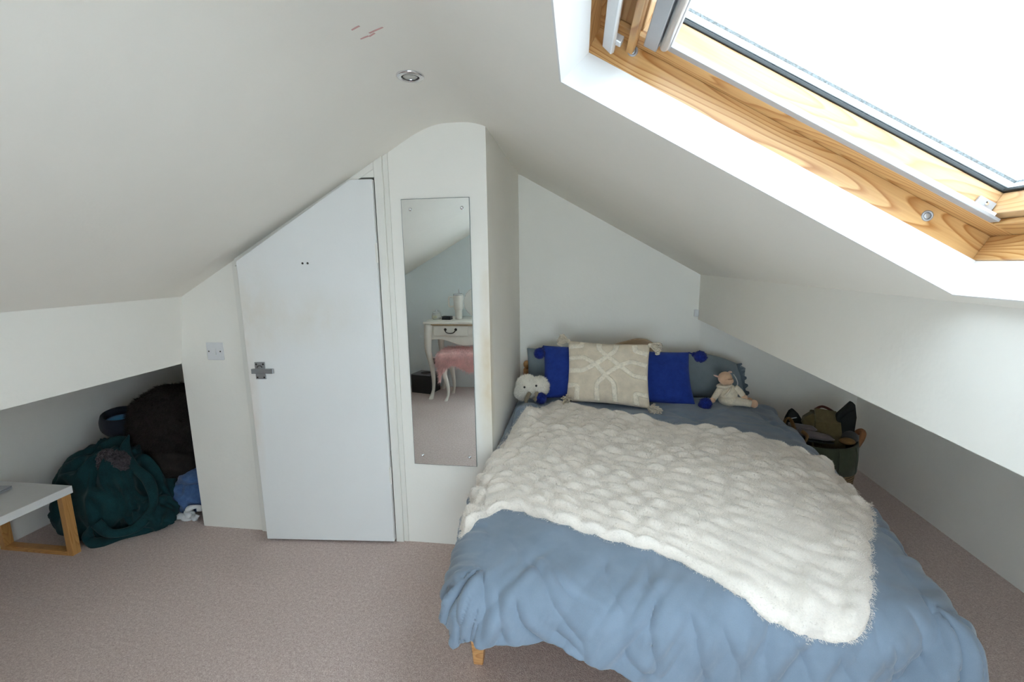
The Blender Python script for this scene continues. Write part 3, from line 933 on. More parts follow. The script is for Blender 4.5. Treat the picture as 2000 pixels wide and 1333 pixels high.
def duvet_pt(p, q, fine=True):
    P, n, d = drape(p, q)
    cx = min(max(p, bed_left(max(q, BYF))), bed_right(max(q, BYF)))
    cy = max(q, BYF)
    top = fbm((p * 3.2, q * 3.2, 0.7), 1, 2) * 0.012 + (0.5 - abs(fbm((p * 5 + q * 2.5, q * 6 - p * 2, 2.2), 1, 3))) * 0.008 - 0.004
    off = top * (1 - sstep(0, 0.12, d))
    # bunched cloth by the column near the head
    off += (0.060 + 0.05 * fbm((p * 9, q * 7, 3.3), 1, 2)) * math.exp(-((p + 0.28) / 0.075) ** 2 - ((q - 2.40) / 0.15) ** 2) * (1 - sstep(0.0, 0.05, d))
    if q > 2.0:
        off += 0.016 * (0.5 - abs(fbm((p * 3.0 + 0.8 * q, q * 7, 5.1), 1, 2)) * 2) * sstep(2.0, 2.2, q)
    sd, ux, uy, sl = -1.0, 0.0, -1.0, 0.62
    if d > 0:
        m_ = max(1e-6, math.hypot(p - cx, q - cy))
        sd, ux, uy = d, (p - cx) / m_, (q - cy) / m_
        if q >= BYF: sl = 0.25
    elif q < BYF + 0.3:
        sd = BYF - q
    if sd > -0.3:
        k = (cx + 0.28 * ux + sl * sd) * 8.5
        k2 = ((cy if d > 0 else BYF) + 0.28 * uy - (0.5 * sd if (d > 0 and q >= BYF) else 0)) * 8.5
        n1 = mnoise.noise(Vector((k, k2, sd * 1.3)))
        n2 = mnoise.noise(Vector((k * 2.1 + 7, k2 * 2.1, sd * 2.5 + 3)))
        n3 = mnoise.noise(Vector((k * 4.7 + 2, k2 * 4.7, sd * 5 + 9)))
        fold = (0.55 - math.sqrt(n1 * n1 + 0.004) * 2.6) * 0.026 + (0.45 - math.sqrt(n2 * n2 + 0.004) * 2.2) * 0.011 + (0.4 - abs(n3) * 2) * 0.004
        off += fold * sstep(-0.16, 0.22, sd)
        off += 0.012 * math.sin(k * 0.9 + 1.0) * sstep(0.1, 0.4, sd)
    if fine and (q < 1.35 or q > 2.1 or p > 0.85):
        off += creases(p, q)
    if d > 0 and p < cx and q > 1.9:
        off = max(-0.02, min(off, 0.0))
    return P + n * off
NU, NV = 290, 250
front = lambda p: float(np.interp(p, [-0.5, -0.24, -0.05, 0.02, 0.15, 0.4, 0.7, 1.3], [0.955, 0.928, 0.952, 0.925, 0.89, 0.80, 0.74, 0.74]))
left_ = lambda q: bed_left(max(q, BYF)) - float(np.interp(q, [0.7, 1.1, 1.35, 1.6, 1.95, 2.74], [0.15, 0.17, 0.165, 0.135, 0.085, 0.075]))
right_ = lambda q: bed_right(max(q, BYF)) + float(np.interp(q, [0.8, 1.2, 1.6], [0.27, 0.32, 0.40]))
def spread(n, lo, hi, w):
    return np.linspace(lo, hi, n)
V = []
for j in range(NV):
    b_ = j / (NV - 1)
    b_ = b_ * (1.5 - 0.5 * b_)
    for i in range(NU):
        a = i / (NU - 1)
        q = BYH + (0.85 - BYH) * b_
        p = left_(q) + (right_(q) - left_(q)) * a
        qf = front(p)
        q = BYH + (qf - BYH) * b_
        p = left_(q) + (right_(q) - left_(q)) * a
        V.append(duvet_pt(p, q))
duvet = empty('duvet', (0.3, 1.9, 0.5), 'crumpled blue-grey cotton duvet covering the bed and hanging at its foot', 'duvet')
mesh('duvet_cover', V, grid_faces(NU, NV), 'duvet_cotton', duvet, smooth=True, solid=0.016)

# ---- bubble throw of cream faux fur, lying askew on the duvet
TOPE = [(-0.125, 2.59), (0.04, 2.49), (0.2, 2.40), (0.44, 2.29), (0.66, 2.21), (0.83, 2.15), (0.95, 2.05), (1.035, 1.91)]
RIGE = [(1.035, 1.91), (1.04, 1.76), (1.005, 1.62), (0.92, 1.46), (0.845, 1.34), (0.77, 1.20), (0.71, 1.10), (0.655, 1.035)]
BOTE = [(-0.365, 1.29), (-0.27, 1.40), (-0.21, 1.41), (-0.12, 1.36), (0.01, 1.30), (0.11, 1.265), (0.24, 1.225), (0.32, 1.17), (0.38, 1.115), (0.44, 1.07), (0.51, 1.04), (0.58, 1.025), (0.655, 1.035)]
LEFE = [(-0.125, 2.59), (-0.19, 2.49), (-0.285, 2.31), (-0.345, 2.10), (-0.375, 1.90), (-0.405, 1.68), (-0.402, 1.48), (-0.365, 1.29)]
def param(pts, n):
    c = np.array(smooth_curve(pts, 400))
    s = np.concatenate([[0], np.cumsum(np.linalg.norm(np.diff(c, axis=0), axis=1))])
    t = np.linspace(0, s[-1], n)
    return np.stack([np.interp(t, s, c[:, k]) for k in range(2)], 1)
TU, TV = 300, 300
te, be, le, re_ = param(TOPE, TU), param(BOTE, TU), param(LEFE, TV), param(RIGE, TV)
NC, NR = 14, 20
V, MASK = [], []
for j in range(TV):
    v_ = j / (TV - 1)
    for i in range(TU):
        u_ = i / (TU - 1)
        S = (1 - v_) * te[i] + v_ * be[i] + (1 - u_) * le[j] + u_ * re_[j] - ((1 - u_) * (1 - v_) * te[0] + u_ * (1 - v_) * te[-1] + (1 - u_) * v_ * be[0] + u_ * v_ * be[-1])
        jit = 0.42 * fbm((u_ * 5, v_ * 5, 4.0), 1, 2)
        rr = v_ * NR + 0.55 * fbm((u_ * 5, v_ * 5, 9.0), 1, 2)
        row = math.floor(rr)
        fv = rr - row
        cc = u_ * NC + (0.5 if row % 2 else 0.0) + jit + 0.17 * math.sin(row * 2.7)
        fu = cc - math.floor(cc)
        bub = (0.5 - 0.5 * math.cos(2 * math.pi * fu)) ** 0.55 * (0.5 - 0.5 * math.cos(2 * math.pi * fv)) ** 0.6
        edge = min(u_ * NC, (1 - u_) * NC, v_ * NR, (1 - v_) * NR)
        e = sstep(0.0, 0.55, edge)
        P0 = duvet_pt(S[0], S[1], False)
        _, n, d = drape(S[0], S[1])
        low = (1.0 - 0.6 * sstep(0.45, 0.85, u_) * sstep(0.35, 0.8, v_)) * (0.85 + 0.8 * fbm((u_ * 7, v_ * 7, 6.0), 1, 2))
        hgt = 0.011 + (0.010 + 0.0165 * bub * low) * e + 0.004 * fbm((u_ * 14, v_ * 14, 1.0), 1, 2)
        if S[0] < bed_left(max(S[1], BYF)) and S[1] > 1.9:
            hgt *= 0.5
        V.append(P0 + n * hgt)
V = np.array(V).reshape(TV, TU, 3)
# scalloped outline: the rim is drawn in between bubbles
def scallop(line, inner, k, ph):
    m = len(line)
    s = np.abs(np.sin(np.linspace(0, math.pi * k, m) + ph)) ** 0.7
    return line + (inner - line) * ((1 - s) * 0.45)[:, None]
for w in (0, 1, 2, 3, 4, 5):
    fade = 1 - w / 6
    V[w] = V[w] * (1 - fade) + scallop(V[w], V[min(w + 5, TV - 1)], NC, 0) * fade
    V[-1 - w] = V[-1 - w] * (1 - fade) + scallop(V[-1 - w], V[-6 - w], NC, 0) * fade
    V[:, w] = V[:, w] * (1 - fade) + scallop(V[:, w], V[:, w + 5], NR / 2, 0) * fade
    V[:, -1 - w] = V[:, -1 - w] * (1 - fade) + scallop(V[:, -1 - w], V[:, -6 - w], NR / 2, 0) * fade
# skirt closing the rim down to the duvet
flat_ = V.reshape(-1, 3)
F_ = grid_faces(TU, TV)
rim = [(0, i) for i in range(TU)] + [(j, TU - 1) for j in range(1, TV)] + [(TV - 1, i) for i in range(TU - 2, -1, -1)] + [(j, 0) for j in range(TV - 2, 0, -1)]
ids = [j * TU + i for j, i in rim]
base = len(flat_)
cen_ = np.array([0.3, 1.75, 0])
sk = []
for k in ids:
    P = flat_[k].copy()
    dirc = cen_ - P
    dirc[2] = 0
    dirc /= np.linalg.norm(dirc)
    P = P + dirc * 0.008 - np.array([0, 0, 0.016])
    sk.append(P)
flat2 = np.vstack([flat_, np.array(sk)])
m_r = len(ids)
F2 = F_ + [(ids[k], ids[(k + 1) % m_r], base + (k + 1) % m_r, base + k) for k in range(m_r)]
throw = empty('throw_blanket', (0.3, 1.75, 0.53), 'cream faux-fur bubble throw spread askew over the blue duvet', 'blanket')
mesh('throw_pelt', flat2, F2, 'fur_base', throw, smooth=True)
Fz = np.array(F_)
fp, fn_ = surface_points(flat_, F_, 110000)
fn_ = np.where(fn_[:, 2:3] < -0.3, -fn_, fn_)
if np.mean(fn_[:, 2]) < 0: fn_ = -fn_
hv, hf = fibres(fp, fn_, 0.0060, 0.00042, np.array([0.03, -0.2, -0.03]), 0.40)
raw_mesh('fur_pile', hv, hf, 'fur_hair', throw, kind='stuff')
ep = flat_[np.array(ids)]
ep = np.repeat(ep, 9, axis=0) + rng.normal(0, 0.004, (len(ep) * 9, 3))
en = ep - np.array([0.3, 1.75, 0.0])
en[:, 2] = 0.25
hv, hf = fibres(ep, en, 0.0075, 0.0005, np.array([0, -0.05, -0.35]), 0.5)
raw_mesh('fur_fringe', hv, hf, 'fur_hair', throw, kind='stuff')

# ------------------------------------------------------------------ pillows and cushions
def unit(v): 
    v = np.array(v, float)
    return v / np.linalg.norm(v)
class Cushion:
    def __init__(s, cen, X, U, t, pinch=0.06, slump=None, seed=0, wr=0.006, exp=0.42):
        s.c, s.X, s.U, s.t, s.pinch, s.slump, s.seed, s.wr, s.exp = np.array(cen, float), np.array(X, float), np.array(U, float), t, pinch, slump, seed, wr, exp
        s.N = unit(np.cross(s.X, s.U))
        if s.N[1] > 0: s.N = -s.N
    def at(s, u, v, side=1, lift=0.0):
        x = 0.5 * u * (1 - s.pinch * math.cos(v * math.pi / 2))
        y = 0.5 * v * (1 - s.pinch * math.cos(u * math.pi / 2))
        if s.slump and v > -0.2:
            y = y * (1 - s.slump * max(0.0, (u - 0.1) / 0.9) ** 2 * sstep(-0.2, 0.6, v))
        h = s.t * (max(0.0, 1 - u * u) * max(0.0, 1 - v * v)) ** s.exp
        w = s.wr * fbm((u * 1.6 + s.seed, v * 1.6, side * 2.0 + s.seed), 1, 3) * min(1.0, h / (s.t * 0.5) + 0.15)
        w += s.wr * 0.8 * (0.35 - abs(fbm((u * 2.3 + 5 + s.seed, v * 2.3 + u, side + 1.0), 1, 2))) * (1 - math.exp(-h / 0.01))
        return s.c + s.X * x + s.U * y + s.N * side * (h + w + lift)
    def build(s, name, mat, parent, n=34):
        V = []
        # cosine spacing keeps the seams tight
        us = [-math.cos(math.pi * i / (n - 1)) for i in range(n)]
        for side in (1, -1):
            for v in us:
                for u in us:
                    V.append(s.at(u, v, side))
        F = grid_faces(n, n)
        F = F + [tuple(i + n * n for i in q[::-1]) for q in F]
        o = mesh(name, V, F, mat, parent, smooth=True)
        bm = bmesh.new()
        bm.from_mesh(o.data)
        bmesh.ops.remove_doubles(bm, verts=bm.verts, dist=0.0004)
        bmesh.ops.recalc_face_normals(bm, faces=bm.faces)
        bm.to_mesh(o.data)
        bm.free()
        return o
def pom(parent, corner, cen, r=0.032, knot=0.011, name='tassel'):
    """woollen tassel: bound neck and a full round skirt of strands"""
    c, cen = np.array(corner, float), np.array(cen, float)
    out = unit(cen - c)
    g = Geo()
    neck = cen - out * r * 1.15
    g.tube([c, neck], 0.004, 6)
    g.blob(neck, (knot * 1.25,) * 3, 10, 8)
    ax = unit(np.cross(out, (0.3, 0.5, 0.8)))
    bx = np.cross(out, ax)
    g.blob(cen, (r, r, r * 1.1), 22, 16, axes=(ax, bx, out), fn=lambda q: 1 + 0.10 * math.sin(q[0] * 19 + q[1] * 13) * math.sin(q[1] * 17 - q[2] * 9) + 0.07 * fbm(q * 6, 1, 2))
    t = g.build(name, 'blue_yarn', parent, smooth=True)
    pts, nn = surface_points(np.array(g.v), g.f, 500)
    nn = np.where(((pts - cen) * nn).sum(1, keepdims=True) < 0, -nn, nn)
    v, f = fibres(pts, nn, 0.007, 0.0011, out * 0.5, 0.3)
    raw_mesh('tassel_strand', v, f, 'blue_yarn', t, kind='stuff')

pl = empty('pillow', (0.0, 2.875, 0.50), 'blue-grey cotton pillow by the column behind the fluffy toy', 'pillow', 'pillows against the headboard')
Cushion((0.0, 2.880, 0.645), (0.65, 0, 0.0), (0.0, 0.05, 0.285), 0.055, 0.03, seed=2).build('pillowcase', 'pillow_cotton', pl)
pr_ = empty('pillow', (0.68, 2.865, 0.50), 'blue-grey cotton pillow with ragged dark edge behind the doll', 'pillow', 'pillows against the headboard')
cu = Cushion((0.665, 2.865, 0.640), (0.68, 0, -0.01), (0.0, 0.06, 0.275), 0.058, 0.02, slump=0.62, seed=8)
pc = cu.build('pillowcase', 'pillow_cotton', pr_)
# ragged flap at the open end of the pillowcase
g = Geo()
path = [cu.at(0.83 + 0.14 * t, 0.93 - 1.75 * t, 1) + np.array([0.0, -0.004, 0]) for t in np.linspace(0, 1, 23)]
outs = []
for i, P in enumerate(path):
    tdir = unit(path[min(i + 1, 22)] - path[max(i - 1, 0)])
    o_ = unit(np.cross(tdir, cu.N))
    if o_[0] < 0: o_ = -o_
    zig = 0.030 if i % 4 in (0, 1) else 0.012
    outs.append(P + o_ * zig)
v = path + outs
g.add(v, [(i, i + 1, 23 + i + 1, 23 + i) for i in range(22)])
g.build('ragged_flap', 'ruffle_cotton', pc, solid=0.004)
plain('white_cord', (0.75, 0.75, 0.74), 0.8, bstr=0.3)
g = Geo()
g.tube(smooth_curve([(0.905, 2.775, 0.672), (0.918, 2.765, 0.650), (0.925, 2.755, 0.625), (0.918, 2.745, 0.600)], 14), 0.0032, 8)
tag(g.build('pillow_tie', 'white_cord', pc, smooth=True), 'loose white tie')

def blue_cushion(label, cen, X, U, seed, outs):
    c = empty('blue_cushion', (cen[0], cen[1], cen[2] - 0.16), label, 'cushion', 'royal blue tasselled cushions')
    cu = Cushion(cen, X, U, 0.052, 0.07, seed=seed, wr=0.009)
    cu.build('cushion_cover', 'royal_blue', c)
    for (u, v), o_ in outs.items():
        pom(c, cu.at(u * 0.985, v * 0.985), o_)
    return cu
blue_cushion('royal blue tasselled cushion next to the fluffy white toy', (0.0, 2.712, 0.682), (0.425, 0.0, 0.0), (0.0, 0.165, 0.290), 3,
             {(-1, 1): (-0.228, 2.720, 0.792), (-1, -1): (-0.205, 2.535, 0.566), (1, 1): (0.245, 2.83, 0.76), (1, -1): (0.235, 2.66, 0.60)})
blue_cushion('royal blue tasselled cushion next to the pink-faced doll', (0.445, 2.690, 0.668), (0.415, -0.025, -0.012), (-0.015, 0.160, 0.282), 6,
             {(1, 1): (0.698, 2.715, 0.787), (1, -1): (0.692, 2.535, 0.560), (-1, 1): (0.245, 2.82, 0.74), (-1, -1): (0.215, 2.63, 0.60)})

bc = empty('beige_cushion', (0.17, 2.55, 0.53), 'beige linen cushion with tufted cream lattice, front and centre', 'cushion')
cb = Cushion((0.168, 2.588, 0.708), (0.455, -0.10, 0.0), (0.008, 0.135, 0.330), 0.060, 0.05, seed=4, wr=0.006)
cover = cb.build('cushion_cover', 'beige_linen', bc)
def nrm(x, y): return ((x - 763) / 258.0, -(y - 383) / 220.0)
BANDS = [[(712, 170), (716, 218), (790, 282), (862, 342), (938, 398), (1024, 402)],
         [(822, 172), (816, 222), (752, 282), (690, 332), (606, 384), (502, 386)],
         [(705, 602), (706, 470), (772, 392), (850, 330), (918, 296), (1024, 322)],
         [(820, 602), (816, 462), (748, 392), (682, 322), (612, 282), (502, 302)],
         [(604, 166), (600, 198), (502, 212)], [(930, 170), (940, 220), (1024, 240)],
         [(502, 492), (578, 490), (576, 602)], [(944, 602), (944, 516), (1024, 524)]]
for bnd in BANDS:
    pts = []
    for k in range(len(bnd) - 1):
        for t in np.linspace(0, 1, 12, endpoint=(k == len(bnd) - 2)):
            pts.append((bnd[k][0] * (1 - t) + bnd[k + 1][0] * t, bnd[k][1] * (1 - t) + bnd[k + 1][1] * t))
    sm = [np.mean(pts[max(0, i - 2):i + 3], axis=0) for i in range(len(pts))]
    V = []
    prof_ = [(-1, 0.0), (-0.92, 0.0045), (-0.5, 0.0065), (0, 0.007), (0.5, 0.0065), (0.92, 0.0045), (1, 0.0)]
    for i, p in enumerate(sm):
        d_ = np.array(sm[min(i + 1, len(sm) - 1)]) - np.array(sm[max(i - 1, 0)])
        d_ = d_ / (np.linalg.norm(d_) + 1e-9)
        nn = np.array([-d_[1], d_[0]])
        for w, h in prof_:
            q = np.array(p) + nn * w * 17
            u, v_ = nrm(*q)
            u, v_ = max(-0.999, min(0.999, u)), max(-0.999, min(0.999, v_))
            V.append(cb.at(u, v_, 1, h + 0.0012 * math.sin(i * 2.4 + w * 3)))
    g = Geo()
    g.add(V, grid_faces(7, len(sm)))
    g.build('tufted_band', 'cream_tuft', cover, smooth=True)
def fringe(parent, corner, out, n=34, ln=0.070, seed=0):
    out = unit(out)
    rs = np.random.default_rng(seed)
    g = Geo()
    g.blob(np.array(corner) + out * 0.006, (0.013, 0.013, 0.013), 10, 8)
    kn = None
    a = unit(np.cross(out, (0.2, 0.3, 1)))
    b_ = np.cross(out, a)
    for k in range(n):
        th, rr = rs.uniform(0, 2 * math.pi), rs.uniform(0.1, 1) ** 0.6
        sp = (a * math.cos(th) + b_ * math.sin(th)) * rr
        l_ = ln * rs.uniform(0.7, 1.05)
        c0 = np.array(corner) + out * 0.006
        p1 = c0 + out * l_ * 0.4 + sp * 0.024
        p2 = c0 + out * l_ * 0.85 + sp * 0.034 + np.array([0, 0, -0.004])
        p3 = c0 + out * l_ * 0.6 + sp * 0.040 + np.array([0, 0, -0.007])
        g.tube(smooth_curve([c0, p1, p2, p3], 8), 0.0036, 5)
    return g.build('fringe_tassel', 'cream_yarn', parent, smooth=True)
fringe(bc, cb.at(-0.98, 0.98), (-0.75, -0.25, 0.25), seed=1)
fringe(bc, cb.at(0.98, 0.98), (0.75, -0.35, -0.10), seed=2)
fringe(bc, cb.at(-0.98, -0.98), (0.0, -0.90, 0.38), seed=3, ln=0.072)
fringe(bc, cb.at(0.98, -0.98), (0.45, -0.8, 0.22), seed=4, ln=0.075)

# ------------------------------------------------------------------ soft toys
fabric('plush_white', (0.88, 0.84, 0.76), 0.06, 200, 0.95, 0.4, 0.4, 20)
fabric('felt_brown', (0.26, 0.21, 0.15), 0.1, 300)
fabric('doll_skin', (0.72, 0.46, 0.30), 0.06, 500)
fabric('doll_ear', (0.74, 0.50, 0.42), 0.06, 500)
fabric('doll_suit', (0.80, 0.70, 0.55), 0.09, 240, 0.95, 0.3, 0.7, 50)
plain('black_bead', (0.01, 0.01, 0.012), 0.15)
plain('thread_brown', (0.22, 0.10, 0.06), 0.8)
yk = empty('plush_toy', (-0.275, 2.62, 0.535), 'fluffy white tusked plush toy beside the column', 'soft toy')
g = Geo()
yc = np.array([-0.262, 2.60, 0.612])
g.blob(yc + np.array([-0.030, 0, 0.008]), (0.060, 0.055, 0.062), 20, 14)
g.blob(yc + np.array([0.042, 0.0, 0.006]), (0.052, 0.050, 0.056), 20, 14)
g.blob(yc + np.array([-0.055, 0.01, -0.035]), (0.048, 0.045, 0.042), 18, 12)
bd = g.build('plush_body', 'plush_white', yk, smooth=True)
pts, nn = surface_points(np.array(g.v), g.f, 9000)
nn = np.where(((pts - yc) * nn).sum(1, keepdims=True) < 0, -nn, nn)
v, f = fibres(pts, nn, 0.016, 0.0009, np.array([0, -0.1, -0.25]), 0.4)
raw_mesh('plush_fur', v, f, 'plush_white', yk, kind='stuff')
for x, z in ((-0.300, 0.630), (-0.232, 0.640)):
    g = Geo()
    g.blob((x, 2.532, z), (0.0065, 0.0065, 0.0065), 12, 8)
    g.build('eye', 'black_bead', yk, smooth=True)
for pa in ([(-0.272, 2.545, 0.592), (-0.284, 2.525, 0.572), (-0.290, 2.515, 0.548), (-0.282, 2.510, 0.534)], [(-0.232, 2.545, 0.594), (-0.226, 2.528, 0.582), (-0.232, 2.518, 0.566), (-0.244, 2.512, 0.560)]):
    g = Geo()
    g.tube(smooth_curve(pa, 12), list(np.linspace(0.013, 0.009, 12)), 10)
    g.build('tusk', 'felt_brown', yk, smooth=True)

dl_ = empty('doll_toy', (0.83, 2.64, 0.535), 'cloth lamb doll in cream suit sitting against the pillow', 'soft toy')
DY = 2.63
g = Geo()
g.blob((0.838, DY + 0.005, 0.592), (0.050, 0.042, 0.058), 20, 14)
g.blob((0.842, DY, 0.560), (0.056, 0.046, 0.036), 20, 12)
suit = g.build('suit_body', 'doll_suit', dl_, smooth=True)
for pa, r0, r1 in (([(0.800, DY, 0.630), (0.775, DY - 0.018, 0.602), (0.752, DY - 0.030, 0.572)], 0.020, 0.015),
                   ([(0.868, DY, 0.632), (0.893, DY - 0.012, 0.612), (0.910, DY - 0.022, 0.590)], 0.020, 0.015)):
    g = Geo()
    g.tube(smooth_curve(pa, 12), list(np.linspace(r0, r1, 12)), 12)
    arm = g.build('arm', 'doll_suit', dl_, smooth=True)
    g = Geo()
    e = np.array(pa[2])
    dd = unit(np.array(pa[2]) - np.array(pa[1]))
    g.blob(e + dd * 0.010, (0.017, 0.015, 0.015), 12, 10)
    tag(g.build('hand', 'doll_skin', arm, smooth=True), 'tan cloth hand')
for pa in ([(0.858, DY - 0.015, 0.556), (0.905, DY - 0.035, 0.558), (0.945, DY - 0.045, 0.552)], [(0.850, DY - 0.002, 0.553), (0.900, DY + 0.004, 0.551), (0.938, DY + 0.006, 0.549)]):
    g = Geo()
    g.tube(smooth_curve(pa, 12), list(np.linspace(0.026, 0.020, 12)), 12)
    lg = g.build('leg', 'doll_suit', dl_, smooth=True)
    g = Geo()
    g.blob(np.array(pa[2]) + np.array([0.014, -0.004, 0.002]), (0.020, 0.021, 0.023), 12, 10)
    tag(g.build('foot', 'doll_skin', lg, smooth=True), 'tan cloth foot')
hc = np.array([0.812, DY - 0.010, 0.686])
g = Geo()
g.blob(hc, (0.037, 0.034, 0.037), 20, 14)
g.blob(hc + np.array([0.012, -0.018, -0.010]), (0.028, 0.024, 0.022), 16, 12)
hd_ = g.build('head', 'doll_skin', dl_, smooth=True)
g = Geo()
g.tube(smooth_curve([(0.815, DY - 0.052, 0.689), (0.828, DY - 0.054, 0.690), (0.841, DY - 0.046, 0.691)], 8), 0.0012, 6)
g.build('stitched_mouth', 'thread_brown', hd_)
for pa in ([(0.780, DY - 0.005, 0.690), (0.764, DY - 0.012, 0.697), (0.748, DY - 0.016, 0.704)], [(0.836, DY + 0.022, 0.708), (0.850, DY + 0.026, 0.714), (0.858, DY + 0.028, 0.708)]):
    g = Geo()
    g.tube(smooth_curve(pa, 8), [0.006, 0.010, 0.0115, 0.0118, 0.011, 0.009, 0.006, 0.002], 10, flat=0.45)
    g.build('ear', 'doll_ear', hd_, smooth=True)
g = Geo()
ring = [hc + np.array([0.034 * math.cos(a), 0.030 * math.sin(a) + 0.006, -0.044 + 0.006 * math.cos(a)]) for a in np.linspace(0, 2 * math.pi, 20)]
g.tube(ring, 0.008, 8, caps=False)
g.tube(smooth_curve([hc + np.array([0.030, -0.020, -0.046]), (0.822, DY - 0.045, 0.615), (0.800, DY - 0.046, 0.592)], 10), 0.0055, 8)
g.build('collar', 'doll_suit', suit, smooth=True)

# ------------------------------------------------------------------ low white table by the left eaves wall
wood('oak', (0.58, 0.31, 0.105), (0.44, 0.20, 0.055), 1.6, 0.45)
plain('white_laminate', (0.80, 0.80, 0.79), 0.3, var=0.015)
plain('silver_laptop', (0.52, 0.53, 0.56), 0.35, 0.6, 0.03)
tb = empty('low_table', (-2.55, 1.22, 0.0), 'low white table with oak loop legs beside the clothes heap', 'table')
g = Geo()
g.box((-2.758, 0.745, 0.298), (-2.340, 1.693, 0.334))
g.build('table_top', 'white_laminate', tb, bevel=0.002)
for y in (1.645, 0.76):
    g = Geo()
    for (xa, xb) in ((-2.372, -2.342), (-2.752, -2.722)):
        g.box((xa, y, 0.0), (xb, y + 0.038, 0.298), goff=(y * 3, xa, 0.2), axis=2)
    g.box((-2.722, y, 0.0), (-2.372, y + 0.038, 0.022), goff=(y * 5, 0.4, 0.2), axis=0)
    g.build('loop_leg', 'oak', tb, wooden=True, bevel=0.002)
lp = empty('laptop', (-2.66, 1.50, 0.3345), 'closed silver laptop lying on the low white table', 'laptop')
la = math.radians(8)
fr = (np.array([-2.585, 1.632, 0.3345]), np.array([math.cos(la), math.sin(la), 0]), np.array([math.sin(la), -math.cos(la), 0]), np.array([0, 0, 1.0]))
for nm, z0, z1 in (('laptop_base', 0.002, 0.009), ('laptop_lid', 0.0105, 0.0165)):
    g = Geo()
    g.box((-0.155, 0, z0), (0.0, 0.30, z1), fr)
    g.build(nm, 'silver_laptop', lp, bevel=0.002)

# ------------------------------------------------------------------ heap of clothes in the eaves
fabric('teal_velour', (0.005, 0.034, 0.038), 0.25, 300, 0.85, 0.06, 0.5, 10)
fabric('black_fur', (0.020, 0.016, 0.014), 0.2, 200, 0.85, 0.0, 0.5, 20)
fabric('cap_black', (0.010, 0.012, 0.020), 0.2, 400, 0.8, 0.1)
fabric('cap_blue', (0.07, 0.34, 0.62), 0.15, 400)
fabric('grey_knit', (0.055, 0.045, 0.050), 0.25, 90, 0.95, 0.2, 1.0, 40)
fabric('denim_blue', (0.075, 0.14, 0.30), 0.2, 500, 0.9, 0.3, 0.4, 25)
fabric('sock_white', (0.72, 0.72, 0.72), 0.06, 300, 0.95, 0.3, 0.5)
def heap(c, r, amp=0.10, fold=0.05, freq=3.2, seed=0.0, nu=90, nv=60, sl=(0, 0, 0), zmin=0.004, squash=0.3, clamp=None):
    c = np.array(c, float)
    V = []
    for j in range(nv + 1):
        ph = math.pi * j / nv
        for i in range(nu):
            th = 2 * math.pi * i / nu
            q = np.array([math.sin(ph) * math.cos(th), math.sin(ph) * math.sin(th), math.cos(ph)])
            w = q + 0.25 * np.array([fbm(q * 1.7 + seed, 1, 1), fbm(q * 1.7 + seed + 5, 1, 1), fbm(q * 1.7 + seed + 9, 1, 1)])
            s = w @ np.array(sl if any(sl) else (1, 1, 1))
            t = Vector((w[0] * freq + seed, w[1] * freq, (w[2] * squash) * freq + s))
            fo = fold * (0.25 + 0.75 * sstep(-0.75, -0.1, q[0]))
            k = 1 + amp * fbm(q * 1.5 + seed * 2, 1, 2) + fo * (0.5 - 2.0 * math.sqrt(mnoise.noise(t) ** 2 + 0.006)) + fo * 0.22 * (0.5 - 2 * math.sqrt(mnoise.noise(t * 1.9) ** 2 + 0.01))
            P = c + q * np.array(r) * k
            if P[2] < zmin + 0.02:
                P[2] = zmin + max(0.0, 0.02 * math.exp((P[2] - zmin - 0.02) / 0.03))
            if clamp:
                P[0] = max(P[0], clamp)
            V.append(P)
    F = []
    for j in range(nv):
        for i in range(nu):
            a, b_ = j * nu + i, j * nu + (i + 1) % nu
            F.append((a, b_, b_ + nu, a + nu))
    return V, F
rb = empty('robe', (-2.46, 1.96, 0.0), 'dark teal velour dressing gown in a heap with a dangling belt', 'robe')
V, F = heap((-2.455, 1.985, 0.125), (0.285, 0.245, 0.295), 0.16, 0.24, 2.9, 1.3, 170, 110, sl=(0.9, -0.4, 0.6), clamp=-2.762)
mesh('robe_body', V, F, 'teal_velour', rb, smooth=True)
V, F = heap((-2.22, 1.93, 0.055), (0.135, 0.105, 0.125), 0.16, 0.22, 2.6, 7.3, 80, 50, sl=(0.3, 0.8, 0.9))
mesh('robe_sleeve', V, F, 'teal_velour', rb, smooth=True)
def ribbon(pts, w, mat, name, parent, n=50, th=0.010, face=(0.75, -0.62, 0.25), tw=0.35):
    c = smooth_curve(pts, n)
    V, fcs = [], []
    fc = unit(face)
    for i, P in enumerate(c):
        t = unit(np.array(c[min(i + 1, n - 1)]) - np.array(c[max(i - 1, 0)]))
        s = unit(np.cross(t, fc))
        up = np.cross(s, t)
        a = tw * math.sin(i * 0.22)
        s2 = s * math.cos(a) + up * math.sin(a)
        u2 = -s * math.sin(a) + up * math.cos(a)
        ww = w * (1 + 0.12 * math.sin(i * 0.31)) * min(1.0, 0.15 + i / 9.0)
        for k, (x, y) in enumerate(((-1, 0), (-0.75, 0.9), (0, 1.15), (0.75, 0.9), (1, 0), (0.75, -0.9), (0, -1), (-0.75, -0.9))):
            V.append(P + s2 * ww * x + u2 * th * y)
    m = 8
    F = [(i * m + k, i * m + (k + 1) % m, (i + 1) * m + (k + 1) % m, (i + 1) * m + k) for i in range(n - 1) for k in range(m)]
    F += [tuple(range(m))[::-1], tuple(range((n - 1) * m, n * m))]
    return mesh(name, V, F, mat, parent, smooth=True)
